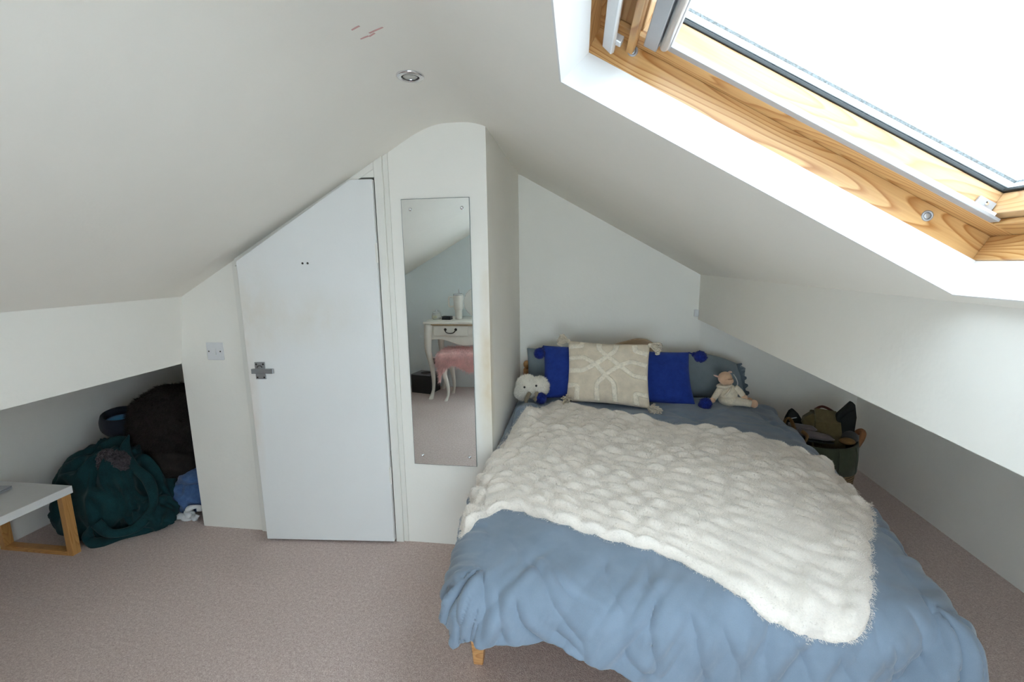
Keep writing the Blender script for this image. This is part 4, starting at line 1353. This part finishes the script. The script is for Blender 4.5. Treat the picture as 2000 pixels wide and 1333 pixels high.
ribbon([(-2.330, 1.985, 0.470), (-2.318, 1.945, 0.405), (-2.235, 1.905, 0.335), (-2.165, 1.905, 0.262), (-2.130, 1.885, 0.165), (-2.150, 1.850, 0.090), (-2.190, 1.800, 0.050), (-2.255, 1.750, 0.060), (-2.30, 1.735, 0.12)],
       0.023, 'teal_velour', 'robe_belt', rb, 70)
ribbon([(-2.34, 1.745, 0.10), (-2.36, 1.735, 0.035), (-2.31, 1.735, 0.012), (-2.24, 1.80, 0.012), (-2.17, 1.88, 0.012), (-2.12, 1.93, 0.014)], 0.026, 'teal_velour', 'robe_belt', rb, 60, face=(0.2, -0.2, 1))

fj = empty('fur_jacket', (-2.28, 2.24, 0.20), 'black shaggy fur jacket piled against the partition end', 'jacket')
V, F = heap((-2.275, 2.225, 0.44), (0.255, 0.205, 0.245), 0.16, 0.08, 2.4, 4.1, 90, 60)
mesh('jacket_body', V, F, 'black_fur', fj, smooth=True)
pts, nn = surface_points(np.array(V), F, 16000)
nn = np.where(((pts - np.array([-2.275, 2.225, 0.44])) * nn).sum(1, keepdims=True) < 0, -nn, nn)
v, f = fibres(pts, nn, 0.022, 0.0009, np.array([0.1, -0.2, -0.8]), 0.4)
raw_mesh('jacket_fur', v, f, 'black_fur', fj, kind='stuff')
V, F = heap((-2.25, 2.12, 0.27), (0.17, 0.115, 0.10), 0.15, 0.10, 2.6, 9.9, 70, 40)
mesh('jacket_sleeve', V, F, 'black_fur', fj, smooth=True)

cp_ = empty('knit_hat', (-2.50, 2.10, 0.44), 'black hat with bright blue lining on top of the heap', 'hat')
g = Geo()
ax = unit((0.16, -0.14, 0.97))
bx = unit(np.cross(ax, (0, 0, 1)))
cx_ = np.cross(ax, bx)
base_c = np.array([-2.495, 2.10, 0.500])
g.lathe(smooth_profile([(0.066, -0.010), (0.074, 0.020), (0.079, 0.046), (0.084, 0.050), (0.090, 0.040), (0.097, 0.006), (0.092, -0.035), (0.062, -0.068), (0.0005, -0.078)], 36), base_c, 36, (bx, cx_, ax))
mesh('hat_crown', g.v, [q for q in g.f if len(q) == 4], 'cap_black', cp_, smooth=True)
g = Geo()
g.lathe([(0.073, 0.010), (0.050, 0.014), (0.020, 0.016), (0.0001, 0.017)], base_c, 24, (bx, cx_, ax))
tag(g.build('hat_lining', 'cap_blue', cp_, smooth=True), 'bright blue lining')

kn = empty('grey_scarf', (-2.365, 1.92, 0.28), 'dark grey chunky knitted scarf tucked under the teal belt', 'scarf')
V, F = heap((-2.352, 1.905, 0.348), (0.100, 0.052, 0.070), 0.20, 0.16, 5.0, 2.1, 70, 44)
mesh('scarf_fold', V, F, 'grey_knit', kn, smooth=True)
g = Geo()
pts, nn = surface_points(np.array(V), F, 420, np.random.default_rng(5))
for P, n in zip(pts, nn):
    if P[1] < 1.92:
        t = unit(np.cross(n, (0.3, 0.2, 1.0)))
        b2 = np.cross(n, t)
        g.blob(P, (0.0085, 0.0060, 0.0055), 7, 5, axes=(t, b2, n))
g.build('knit_stitch', 'grey_knit', kn, smooth=True, kind='stuff')

jn = empty('jeans', (-2.10, 2.10, 0.0), 'crumpled blue jeans at the foot of the partition end', 'trousers')
V, F = heap((-2.115, 2.105, 0.085), (0.125, 0.105, 0.105), 0.14, 0.08, 2.6, 6.2, 80, 50, sl=(0.2, 0.2, 1.5))
mesh('jeans_leg', V, F, 'denim_blue', jn, smooth=True)
V, F = heap((-2.085, 2.12, 0.195), (0.095, 0.09, 0.048), 0.14, 0.07, 2.6, 3.7, 70, 40, sl=(0.2, 0.2, 1.5))
mesh('jeans_leg', V, F, 'denim_blue', jn, smooth=True)
sk_ = empty('white_socks', (-2.03, 2.0, 0.0), 'pair of balled white socks on the carpet by the jamb', 'socks')
for (c, s_) in (((-2.018, 1.995, 0.045), 1), ((-2.055, 1.990, 0.022), -1)):
    g = Geo()
    c = np.array(c)
    loop = [c + np.array([0.030 * math.cos(a), 0.014 * math.sin(2 * a) * s_, 0.030 * math.sin(a)]) * (1.0 if s_ > 0 else 0.6) for a in np.linspace(0.2, 6.0, 26)]
    g.tube(loop, [0.013 + 0.003 * math.sin(i) for i in range(26)], 10)
    g.build('sock', 'sock_white', sk_, smooth=True)
cl = empty('white_cloth', (-2.12, 1.975, 0.0), 'scrap of white cloth showing under the jeans', 'cloth')
V, F = heap((-2.125, 1.990, 0.012), (0.075, 0.030, 0.022), 0.1, 0.12, 3, 8.8, 40, 20)
mesh('cloth_fold', V, F, 'sock_white', cl, smooth=True)
tg_ = empty('paper_tag', (-2.255, 1.84, 0.0), 'small white tag on the carpet by the teal belt', 'tag')
g = Geo()
g.box((-0.024, -0.010, 0.016), (0.024, 0.010, 0.018), ((-2.185, 1.935, 0.0), unit((0.8, 0.5, 0)), unit((-0.5, 0.8, 0)), (0, 0, 1)))
g.build('tag_card', 'white_plastic', tg_)

# ------------------------------------------------------------------ basket with bags and shoes by the right eaves wall
fabric('green_canvas', (0.060, 0.068, 0.042), 0.15, 400, 0.9, 0.1, 0.4)
fabric('olive_suede', (0.115, 0.088, 0.038), 0.15, 500, 0.9, 0.3, 0.4, 30)
fabric('tan_leather', (0.20, 0.115, 0.045), 0.15, 300, 0.6, 0.0, 0.2)
fabric('black_leather', (0.010, 0.012, 0.011), 0.2, 300, 0.55, 0.0, 0.2)
fabric('grey_satin', (0.13, 0.105, 0.105), 0.15, 500, 0.35, 0.3, 0.1)
fabric('dark_felt', (0.05, 0.05, 0.048), 0.15, 400)
fabric('oxblood', (0.10, 0.028, 0.02), 0.2, 300, 0.5, 0.0, 0.2)
fabric('red_brown', (0.26, 0.12, 0.055), 0.2, 300, 0.6, 0.0, 0.2)
m, nt, b = nodemat('seagrass')
tc = nt.nodes.new('ShaderNodeTexCoord')
wv = nt.nodes.new('ShaderNodeTexWave')
wv.bands_direction = 'Z'
wv.inputs['Scale'].default_value = 22
wv.inputs['Distortion'].default_value = 2.5
wv.inputs['Detail'].default_value = 3
L(nt, tc.outputs['Object'], wv.inputs['Vector'])
r_ = ramp(nt, wv.outputs['Fac'], [(0.1, (0.13, 0.075, 0.03)), (0.9, (0.34, 0.215, 0.10))])
L(nt, r_.outputs['Color'], b.inputs['Base Color'])
b.inputs['Roughness'].default_value = 0.8
bump(nt, b, wv.outputs['Fac'], 0.8, 0.006)
BKC = np.array([1.335, 2.695, 0.0])
bk = empty('storage_basket', tuple(BKC), 'tan woven basket with green canvas cuff in the corner beyond the bed', 'basket')
def ringwall(prof, thick, n=40, wob=0.0, sd=0.0):
    V = []
    full = prof + [(r - thick, z) for r, z in prof[::-1]]
    for r, z in full:
        for k in range(n):
            a = 2 * math.pi * k / n
            rr = r * (1 + wob * math.sin(3 * a + sd + z * 20) + wob * 0.7 * math.sin(7 * a + sd * 2))
            V.append(BKC + np.array([rr * math.cos(a), rr * math.sin(a), z]))
    m_ = len(full)
    F = [(i * n + k, i * n + (k + 1) % n, ((i + 1) % m_) * n + (k + 1) % n, ((i + 1) % m_) * n + k) for i in range(m_) for k in range(n)]
    return V, F
V, F = ringwall([(0.150, 0.0), (0.178, 0.03), (0.196, 0.10), (0.200, 0.17), (0.196, 0.225)], 0.012, 44, 0.006)
mesh('woven_body', V, F, 'seagrass', bk, smooth=True)
g = Geo()
g.lathe([(0.0001, 0.004), (0.146, 0.004), (0.146, 0.012), (0.0001, 0.012)], BKC, 30)
g.build('basket_floor', 'seagrass', bk)
V, F = ringwall([(0.211, 0.192), (0.214, 0.25), (0.210, 0.31), (0.203, 0.345)], 0.010, 60, 0.013, 1.2)
mesh('canvas_cuff', V, F, 'green_canvas', bk, smooth=True)
for ang in (-0.9, -1.45, -2.0):
    g = Geo()
    pa = [BKC + np.array([(r + 0.002) * math.cos(ang), (r + 0.002) * math.sin(ang), z]) for r, z in ((0.214, 0.196), (0.218, 0.25), (0.214, 0.31), (0.206, 0.343))]
    g.tube(pa, 0.0028, 6)
    g.build('cuff_seam', 'green_canvas', bk, smooth=True)
g = Geo()
hp = [BKC + np.array(p) for p in ((0.204, -0.035, 0.300), (0.222, -0.038, 0.345), (0.236, -0.024, 0.375), (0.238, 0.004, 0.378), (0.226, 0.026, 0.35), (0.204, 0.03, 0.305))]
g.tube(smooth_curve(hp, 24), 0.015, 10)
tag(g.build('basket_handle', 'red_brown', bk, smooth=True), 'reddish brown looped handle')

ob = empty('suede_bag', (1.385, 2.70, 0.18), 'olive suede bag standing upright in the basket', 'bag')
fr = (np.array([1.385, 2.690, 0.20]), unit((0.99, 0.10, -0.06)), unit((-0.10, 0.99, 0.0)), unit((0.02, 0.12, 0.99)))
g = Geo()
g.add([tuple(fr[0] + fr[1] * x + fr[2] * y + fr[3] * z) for x, y, z in
       ((-0.085, -0.050, 0), (0.095, -0.050, 0), (0.095, 0.045, 0), (-0.085, 0.045, 0), (-0.085, -0.044, 0.21), (0.082, -0.040, 0.20), (0.066, 0.030, 0.270), (-0.070, 0.030, 0.285))],
      [(3, 2, 1, 0), (4, 5, 6, 7), (0, 1, 5, 4), (1, 2, 6, 5), (2, 3, 7, 6), (3, 0, 4, 7)])
g.build('bag_body', 'olive_suede', ob, bevel=0.010, smooth=True, sharp=0.6)
g = Geo()
g.add([tuple(fr[0] + fr[1] * x + fr[2] * y + fr[3] * z) for x, y, z in
       ((-0.086, -0.056, 0.05), (0.094, -0.056, 0.04), (0.078, -0.050, 0.225), (0.058, -0.004, 0.284), (-0.060, -0.004, 0.296), (-0.080, -0.050, 0.235))],
      [(0, 1, 2, 5), (5, 2, 3, 4)])
g.build('bag_flap', 'olive_suede', ob, solid=0.008, bevel=0.002)
g = Geo()
g.tube(smooth_curve([fr[0] + fr[1] * x + fr[2] * y + fr[3] * z for x, y, z in ((-0.04, 0.02, 0.285), (0.0, 0.02, 0.302), (0.06, 0.02, 0.275), (0.085, 0.015, 0.24))], 14), 0.007, 8)
tag(g.build('bag_strap', 'oxblood', ob, smooth=True), 'dark red strap')
g = Geo()
g.add([(1.318, 2.665, 0.47), (1.300, 2.66, 0.485), (1.268, 2.68, 0.455), (1.262, 2.69, 0.42), (1.296, 2.67, 0.375), (1.318, 2.665, 0.36), (1.318, 2.70, 0.47), (1.300, 2.70, 0.485), (1.268, 2.71, 0.455), (1.262, 2.71, 0.42), (1.296, 2.71, 0.375), (1.318, 2.70, 0.36)], [(0, 1, 2, 3, 4, 5), (11, 10, 9, 8, 7, 6)] + [(i, (i + 1) % 6, (i + 1) % 6 + 6, i + 6) for i in range(6)])
g.build('bag_side', 'olive_suede', ob, bevel=0.004)

def leaf_shape(name, outline, thick, mat, parent, y0, lean=0.15, bend=0.0):
    n = len(outline)
    V = [(x, y0 + lean * (z - 0.35) + bend * x, z) for x, z in outline] + [(x, y0 + thick + lean * (z - 0.35) + bend * x, z) for x, z in outline]
    F = [tuple(range(n))[::-1], tuple(range(n, 2 * n))] + [(i, (i + 1) % n, (i + 1) % n + n, i + n) for i in range(n)]
    return mesh(name, V, F, mat, parent, bevel=0.006)
bt = empty('black_clutch', (1.49, 2.70, 0.20), 'black pointed leather clutch sticking up beside the olive bag', 'bag')
leaf_shape('clutch_body', [(1.455, 0.22), (1.475, 0.20), (1.497, 0.29), (1.527, 0.37), (1.538, 0.46), (1.530, 0.53), (1.512, 0.548), (1.480, 0.515), (1.440, 0.475), (1.432, 0.42), (1.440, 0.33)], 0.028, 'black_leather', bt, 2.665)
leaf_shape('clutch_flap', [(1.462, 0.36), (1.505, 0.36), (1.527, 0.44), (1.518, 0.505), (1.485, 0.49), (1.450, 0.455)], 0.006, 'black_leather', bt, 2.656)
bb = empty('black_pouch', (1.235, 2.72, 0.20), 'small black leather pouch at the bed side of the basket', 'bag')
leaf_shape('pouch_body', [(1.185, 0.25), (1.30, 0.24), (1.305, 0.36), (1.283, 0.42), (1.262, 0.455), (1.236, 0.480), (1.218, 0.465), (1.198, 0.425), (1.186, 0.38)], 0.03, 'black_leather', bb, 2.725)
leaf_shape('pouch_zip', [(1.205, 0.42), (1.255, 0.43), (1.252, 0.436), (1.205, 0.426)], 0.004, 'grey_metal', bb, 2.722)
def shoe(label, heel, toe, mat, seed):
    s = empty('slipper', tuple(heel), label, 'shoe', 'shoes in the basket')
    heel, toe = np.array(heel), np.array(toe)
    d = unit(toe - heel)
    ln = float(np.linalg.norm(toe - heel))
    sd = unit(np.cross(d, (0, 0, 1)))
    up = np.cross(sd, d)
    V = []
    n, m_ = 16, 14
    for i in range(n):
        t = i / (n - 1)
        w = 0.036 * (math.sin(math.pi * min(1, 0.12 + 0.88 * t) ** 0.8) ** 0.6 if t < 0.999 else 0.05)
        h = 0.040 * (1 - 0.35 * t) * (1 - 0.9 * max(0, t - 0.85) / 0.15)
        for k in range(m_):
            a = 2 * math.pi * k / m_
            V.append(heel + d * ln * t + sd * max(0.004, w) * math.cos(a) + up * max(0.003, h) * (math.sin(a) * 0.6 + 0.2))
    F = grid_faces(m_, n, True) + [tuple(range(m_))[::-1], tuple(range((n - 1) * m_, n * m_))]
    mesh('shoe_upper', V, F, mat, s, smooth=True)
    V2 = []
    for i in range(n):
        t = i / (n - 1)
        w = 0.038 * (math.sin(math.pi * min(1, 0.12 + 0.88 * t) ** 0.8) ** 0.6 if t < 0.999 else 0.05)
        for k in (-1, 1):
            for zz in (-0.022, -0.014):
                V2.append(heel + d * (ln * t) + sd * k * max(0.004, w) + up * zz)
    F2 = []
    for i in range(n - 1):
        a, b_ = i * 4, i * 4 + 4
        F2 += [(a, b_, b_ + 1, a + 1), (a + 2, a + 3, b_ + 3, b_ + 2), (a, a + 2, b_ + 2, b_), (a + 1, b_ + 1, b_ + 3, a + 3)]
    mesh('shoe_sole', V2, F2, 'black_leather', s)
shoe('shiny grey slipper lying in front of the olive bag', (1.215, 2.640, 0.372), (1.385, 2.585, 0.362), 'grey_satin', 1)
shoe('grey slipper tucked behind under the black pouch', (1.190, 2.690, 0.385), (1.320, 2.640, 0.395), 'grey_satin', 2)
st_ = empty('leather_sandal', (1.20, 2.64, 0.25), 'tan strappy sandal over the basket rim by the bed', 'shoe')
for pa, r in (([(1.150, 2.640, 0.375), (1.148, 2.640, 0.430), (1.165, 2.650, 0.458), (1.190, 2.660, 0.440), (1.205, 2.650, 0.395), (1.212, 2.640, 0.350)], 0.012),
              ([(1.200, 2.620, 0.300), (1.175, 2.600, 0.350), (1.160, 2.610, 0.395), (1.185, 2.630, 0.405), (1.21, 2.62, 0.37)], 0.012),
              ([(1.155, 2.520, 0.330), (1.185, 2.520, 0.345), (1.215, 2.530, 0.375), (1.225, 2.55, 0.395), (1.21, 2.575, 0.41)], 0.011)):
    g = Geo()
    g.tube(smooth_curve(pa, 20), r, 8, flat=0.35)
    g.build('sandal_strap', 'tan_leather', st_, smooth=True)
gs = empty('grey_sandal', (1.44, 2.63, 0.30), 'dark grey shoe heel between the black clutch and basket rim', 'shoe')
g = Geo()
g.blob((1.495, 2.650, 0.358), (0.040, 0.045, 0.034), 16, 10)
g.build('shoe_heel', 'dark_felt', gs, smooth=True)
g = Geo()
g.blob((1.455, 2.60, 0.352), (0.04, 0.03, 0.018), 16, 10)
g.build('shoe_insole', 'tan_leather', gs, smooth=True)

# ------------------------------------------------------------------ dressing table and stool behind the camera, seen in the mirror
plain('ivory_paint', (0.78, 0.75, 0.68), 0.4, var=0.03, scale=12)
plain('ivory_worn', (0.50, 0.36, 0.17), 0.5, var=0.2, scale=60)
plain('antique_brass', (0.05, 0.045, 0.035), 0.4, 0.7)
VX0, VX1, VYF, VYB = -1.462, -0.560, -0.381, -0.835
vt = empty('dressing_table', (-1.01, -0.61, 0.0), 'ivory dressing table with cabriole legs reflected in the mirror', 'dressing table')
g = Geo()
ov = 0.028
top = [(VX0 - ov, VYF + ov), (VX0 - ov, VYB + 0.002), (VX1 + ov, VYB + 0.002), (VX1 + ov, VYF + ov), (VX1 - 0.25, VYF + ov + 0.008), (VX0 + 0.25, VYF + ov + 0.008)]
g.prism(top, 0.758, 0.782, 'z')
g.build('table_top', 'ivory_paint', vt, bevel=0.008)
g = Geo()
g.box((VX0 + 0.02, VYF + 0.001, 0.748), (VX1 - 0.02, VYF + 0.016, 0.758))
g.build('worn_edge', 'ivory_worn', vt)
g = Geo()
xs = np.linspace(VX0 + 0.04, VX1 - 0.04, 31)
lowz = [0.60 - 0.045 * (0.5 - 0.5 * math.cos(2 * math.pi * (i / 30))) + 0.012 * math.sin(math.pi * i / 30 * 4) for i in range(31)]
poly = [(x, 0.756) for x in xs] + [(x, z) for x, z in zip(xs[::-1], lowz[::-1])]
v = [(x, VYF, z) for x, z in poly] + [(x, VYF - 0.02, z) for x, z in poly]
n_ = len(poly)
f_ = []
for i in range(30):
    a, b_, c, d = i, i + 1, n_ - 2 - i, n_ - 1 - i
    f_ += [(a, b_, c, d), (a + n_, d + n_, c + n_, b_ + n_), (a, a + n_, b_ + n_, b_), (d, c, c + n_, d + n_)]
f_ += [(0, n_ - 1, 2 * n_ - 1, n_), (30, 30 + n_, 31 + n_, 31)]
mesh('apron', v, f_, 'ivory_paint', vt, bevel=0.003)
for x in (VX0 + 0.025, VX1 - 0.045):
    g = Geo()
    g.box((x, VYB + 0.03, 0.60), (x + 0.02, VYF - 0.03, 0.756))
    g.build('side_apron', 'ivory_paint', vt)
g = Geo()
g.box((VX0 + 0.04, VYB + 0.012, 0.60), (VX1 - 0.04, VYB + 0.03, 0.756))
g.build('back_panel', 'ivory_paint', vt)
for (xa, xb) in ((VX0 + 0.075, VX0 + 0.413), (VX1 - 0.413, VX1 - 0.075)):
    g = Geo()
    g.box((xa, VYF, 0.642), (xb, VYF + 0.012, 0.738))
    dr = g.build('drawer', 'ivory_paint', vt, bevel=0.003)
    g = Geo()
    xm = (xa + xb) / 2
    pa = [(xm - 0.052, VYF + 0.016, 0.706), (xm - 0.046, VYF + 0.030, 0.690), (xm - 0.028, VYF + 0.034, 0.676), (xm, VYF + 0.035, 0.672), (xm + 0.028, VYF + 0.034, 0.676), (xm + 0.046, VYF + 0.030, 0.690), (xm + 0.052, VYF + 0.016, 0.706)]
    g.tube(smooth_curve(pa, 24), 0.0048, 8)
    for s_ in (-1, 1):
        g.lathe([(0.014, 0), (0.013, 0.004), (0.007, 0.010), (0.0001, 0.012)], (xm + s_ * 0.052, VYF + 0.012, 0.706), 14, ((1, 0, 0), (0, 0, -1), (0, 1, 0)))
    g.build('drawer_pull', 'antique_brass', dr, smooth=True)
def cabriole(x, y, sx, sy, ztop, name, parent, mat='ivory_paint', sc=1.0):
    g = Geo()
    zs = np.linspace(0, 1, 26)
    V = []
    for t in zs:
        z = ztop * (1 - t)
        off = 0.022 * math.sin(t * math.pi * 1.0 + 0.1) * (1 - t) * 1.4 - 0.020 * math.sin(max(0, t - 0.35) / 0.65 * math.pi) + 0.014 * max(0, (t - 0.88) / 0.12)
        w = (0.030 * (1 - t) ** 1.3 + 0.0125 + 0.010 * max(0, (t - 0.90) / 0.10)) * sc
        off *= sc
        for a in range(8):
            th = math.pi / 8 + a * math.pi / 4
            V.append((x + sx * off + w * 1.1 * math.cos(th), y + sy * off + w * 1.1 * math.sin(th), z))
    F = grid_faces(8, 26, True) + [tuple(range(8))[::-1], tuple(range(25 * 8, 26 * 8))]
    return mesh(name, V, F, mat, parent, smooth=True, sharp=0.9)
for (x, y, sx, sy) in ((VX0 + 0.025, VYF - 0.02, -1, 1), (VX1 - 0.025, VYF - 0.02, 1, 1), (VX0 + 0.035, VYB + 0.05, -1, 0), (VX1 - 0.035, VYB + 0.05, 1, 0)):
    cabriole(x, y, sx, sy, 0.756, 'cabriole_leg', vt)

fabric('pink_fur', (0.86, 0.58, 0.56), 0.10, 200, 0.85, 0.5, 0.3, 20)
so = empty('vanity_stool', (-1.08, -0.45, 0.0), 'ivory stool draped with pink shaggy fur under the dressing table', 'stool')
SX0, SX1, SY0, SY1 = -1.30, -0.86, -0.62, -0.325
g = Geo()
g.box((SX0 + 0.01, SY0, 0.40), (SX1 - 0.01, SY1 - 0.01, 0.455))
g.build('seat', 'ivory_paint', so, bevel=0.01)
for (x, y, sx, sy) in ((SX0 + 0.03, SY1 - 0.02, -1, 1), (SX1 - 0.03, SY1 - 0.02, 1, 1), (SX0 + 0.03, SY0 + 0.03, -1, -1), (SX1 - 0.03, SY0 + 0.03, 1, -1)):
    cabriole(x, y, sx, sy, 0.41, 'cabriole_leg', so, sc=0.8)
fh = empty('pink_fur_throw', (-1.08, -0.45, 0.46), 'pink shaggy fur rug draped over the stool seat', 'fur rug')
V = []
nu, nv = 44, 40
def fur_drop(a): return 0.17 + 0.11 * math.exp(-((a - 0.05) / 0.16) ** 2) + 0.03 * math.sin(a * 13)
for j in range(nv):
    for i in range(nu):
        a, b_ = i / (nu - 1), j / (nv - 1)
        p = SX0 - 0.14 + (SX1 - SX0 + 0.28) * a
        q = SY0 - 0.08 + (SY1 - SY0 + 0.08 + fur_drop(a)) * b_
        cx, cy = min(max(p, SX0), SX1), min(max(q, SY0), SY1)
        d = math.hypot(p - cx, q - cy)
        if d > 1e-6:
            ux, uy = (p - cx) / d, (q - cy) / d
            r = 0.045
            al = min(d / r, math.pi / 2)
            h, dv = r * math.sin(al), r * (1 - math.cos(al)) + max(0, d - r * math.pi / 2)
            V.append((cx + ux * h, cy + uy * h, 0.485 - dv + 0.01 * fbm((p * 8, q * 8, 0), 1, 2)))
        else:
            V.append((p, q, 0.485 + 0.015 * fbm((p * 8, q * 8, 0), 1, 2)))
F = grid_faces(nu, nv)
mesh('fur_hide', V, F, 'pink_fur', fh, smooth=True, solid=0.012)
pts, nn = surface_points(np.array(V), F, 15000)
if nn[:, 2].mean() < 0: nn = -nn
v, f = fibres(pts, nn, 0.050, 0.0011, np.array([-0.1, 0.35, -0.9]), 0.35)
raw_mesh('fur_strand', v, f, 'pink_fur', fh, kind='stuff')

tm = empty('tumbler', (-1.192, -0.60, 0.782), 'tall cream insulated tumbler with handle on the dressing table', 'tumbler')
plain('cream_enamel', (0.78, 0.75, 0.70), 0.35, var=0.02)
m_, nt_, b_m = nodemat('clear_plastic')
b_m.inputs['Roughness'].default_value = 0.1
b_m.inputs['Alpha'].default_value = 0.45
nn_ = tex(nt_, 20, 2)
rr_ = ramp(nt_, nn_.outputs['Fac'], [(0.3, (0.72, 0.74, 0.74)), (0.7, (0.80, 0.82, 0.82))])
L(nt_, rr_.outputs['Color'], b_m.inputs['Base Color'])
T0 = np.array([-1.192, -0.60, 0.782])
g = Geo()
g.lathe([(0.0001, 0), (0.033, 0), (0.036, 0.004), (0.037, 0.088), (0.042, 0.098), (0.048, 0.104), (0.051, 0.225), (0.050, 0.238), (0.0001, 0.238)], T0, 28)
g.build('tumbler_body', 'cream_enamel', tm, smooth=True, sharp=0.8)
g = Geo()
g.lathe([(0.0001, 0.238), (0.050, 0.238), (0.050, 0.250), (0.044, 0.256), (0.0001, 0.256)], T0, 28)
g.build('tumbler_lid', 'clear_plastic', tm, smooth=True, sharp=0.6)
g = Geo()
g.tube(smooth_curve([T0 + np.array(p) for p in ((-0.045, 0, 0.215), (-0.085, 0, 0.222), (-0.098, 0, 0.205), (-0.098, 0, 0.140), (-0.085, 0, 0.122), (-0.044, 0, 0.130))], 26), 0.0085, 10)
g.build('tumbler_handle', 'cream_enamel', tm, smooth=True)
g = Geo()
g.tube([T0 + np.array((0.012, 0, 0.25)), T0 + np.array((0.006, 0.0, 0.300))], 0.004, 8)
g.build('straw', 'clear_plastic', tm)

cj = empty('candle_jar', (-1.412, -0.56, 0.782), 'small glass candle jar at the table corner', 'candle')
plain('candle_wax', (0.66, 0.62, 0.42), 0.5)
plain('jar_label', (0.45, 0.44, 0.34), 0.6, var=0.3, scale=80)
C0 = np.array([-1.412, -0.56, 0.782])
g = Geo()
g.lathe([(0.0001, 0.002), (0.034, 0.002), (0.044, 0.014), (0.046, 0.030), (0.040, 0.046), (0.0001, 0.046)], C0, 24)
g.build('wax', 'candle_wax', cj, smooth=True)
g = Geo()
g.lathe([(0.036, 0.0), (0.047, 0.013), (0.049, 0.032), (0.042, 0.056), (0.039, 0.064)], C0, 24)
mesh('jar_glass', g.v, [q for q in g.f if len(q) == 4], 'clear_plastic', cj, smooth=True)
g = Geo()
g.lathe([(0.040, 0.064), (0.041, 0.072), (0.030, 0.080), (0.010, 0.083), (0.009, 0.092), (0.0001, 0.094)], C0, 24)
g.build('jar_lid', 'clear_plastic', cj, smooth=True)
g = Geo()
g.box((-0.016, 0.043, 0.016), (0.020, 0.050, 0.042), (C0, (1, 0, 0), (0, 1, 0), (0, 0, 1)))
g.build('jar_label', 'jar_label', cj, bevel=0.002)
bx_ = empty('black_case', (-1.298, -0.545, 0.782), 'small black case lying between candle and tumbler', 'case')
plain('black_plastic', (0.014, 0.014, 0.016), 0.4)
g = Geo()
ca_, sa_ = math.cos(0.12), math.sin(0.12)
g.box((-0.048, -0.03, 0.0), (0.048, 0.03, 0.020), ((-1.298, -0.545, 0.782), (ca_, sa_, 0), (-sa_, ca_, 0), (0, 0, 1)))
g.build('case_base', 'black_plastic', bx_, bevel=0.003)
g = Geo()
g.box((-0.048, -0.03, 0.0215), (0.048, 0.03, 0.034), ((-1.298, -0.545, 0.782), (ca_, sa_, 0), (-sa_, ca_, 0), (0, 0, 1)))
g.build('case_lid', 'black_plastic', bx_, bevel=0.003)
vm = empty('vanity_mirror', (-0.985, -0.62, 0.782), 'round table mirror on the dressing table', 'mirror')
MC = np.array([-0.985, -0.60, 0.955])
mn = unit((0.0, 1.0, 0.18))
mu = unit(np.cross(mn, (1, 0, 0)))
g = Geo()
g.lathe([(0.0001, 0.004), (0.146, 0.004), (0.146, 0.0052), (0.0001, 0.0052)], MC, 48, ((1, 0, 0), mu, mn))
g.build('mirror_disc', 'mirror_silver', vm)
g = Geo()
g.lathe([(0.0001, -0.006), (0.150, -0.006), (0.153, -0.002), (0.153, 0.004), (0.147, 0.0058), (0.146, 0.0038), (0.0001, 0.0035)], MC, 48, ((1, 0, 0), mu, mn))
g.build('mirror_rim', 'chrome', vm, smooth=True, sharp=0.7)
g = Geo()
g.tube([MC - np.array(mn) * 0.006 - np.array([0, 0, 0.10]), (-0.985, -0.70, 0.790)], 0.006, 8)
g.lathe([(0.0001, 0.0), (0.06, 0.0), (0.06, 0.008), (0.0001, 0.010)], (-0.985, -0.68, 0.782), 24)
g.build('mirror_stand', 'chrome', vm)

pb = empty('black_bin_box', (-1.62, -0.62, 0.0), 'black storage cube with grey lid hole beside the dressing table', 'box')
plain('grey_felt', (0.22, 0.22, 0.23), 0.8)
fr = (np.array([-1.728, -0.596, 0.0]), np.array([0.97, 0.24, 0]) / math.hypot(0.97, 0.24), np.array([0.24, -0.97, 0]) / math.hypot(0.97, 0.24), np.array([0, 0, 1.0]))
g = Geo()
g.box((0, 0, 0), (0.23, 0.20, 0.192), fr)
g.build('box_body', 'black_plastic', pb, bevel=0.004)
g = Geo()
g.box((0.002, 0.002, 0.1925), (0.228, 0.198, 0.199), fr)
g.build('box_lid', 'grey_felt', pb, bevel=0.002)
g = Geo()
g.lathe([(0.055, 0), (0.055, 0.002), (0.0001, 0.002)], fr[0] + fr[1] * 0.12 + fr[2] * 0.10 + np.array([0, 0, 0.199]), 24)
g.build('lid_hole', 'dark_gap', pb)
pw = empty('wall_plug', (-1.545, YR, 0.29), 'black plug in a socket low on the wall behind the dressing table', 'plug')
g = Geo()
g.box((-1.59, YR, 0.25), (-1.50, YR + 0.008, 0.335))
g.build('socket_plate', 'white_plastic', pw, bevel=0.002)
g = Geo()
g.box((-1.568, YR + 0.008, 0.265), (-1.522, YR + 0.055, 0.318))
g.tube(smooth_curve([(-1.545, YR + 0.04, 0.267), (-1.545, YR + 0.05, 0.20), (-1.55, YR + 0.03, 0.08), (-1.54, YR + 0.03, 0.01)], 14), 0.004, 6)
g.build('plug_body', 'black_plastic', pw, bevel=0.003)
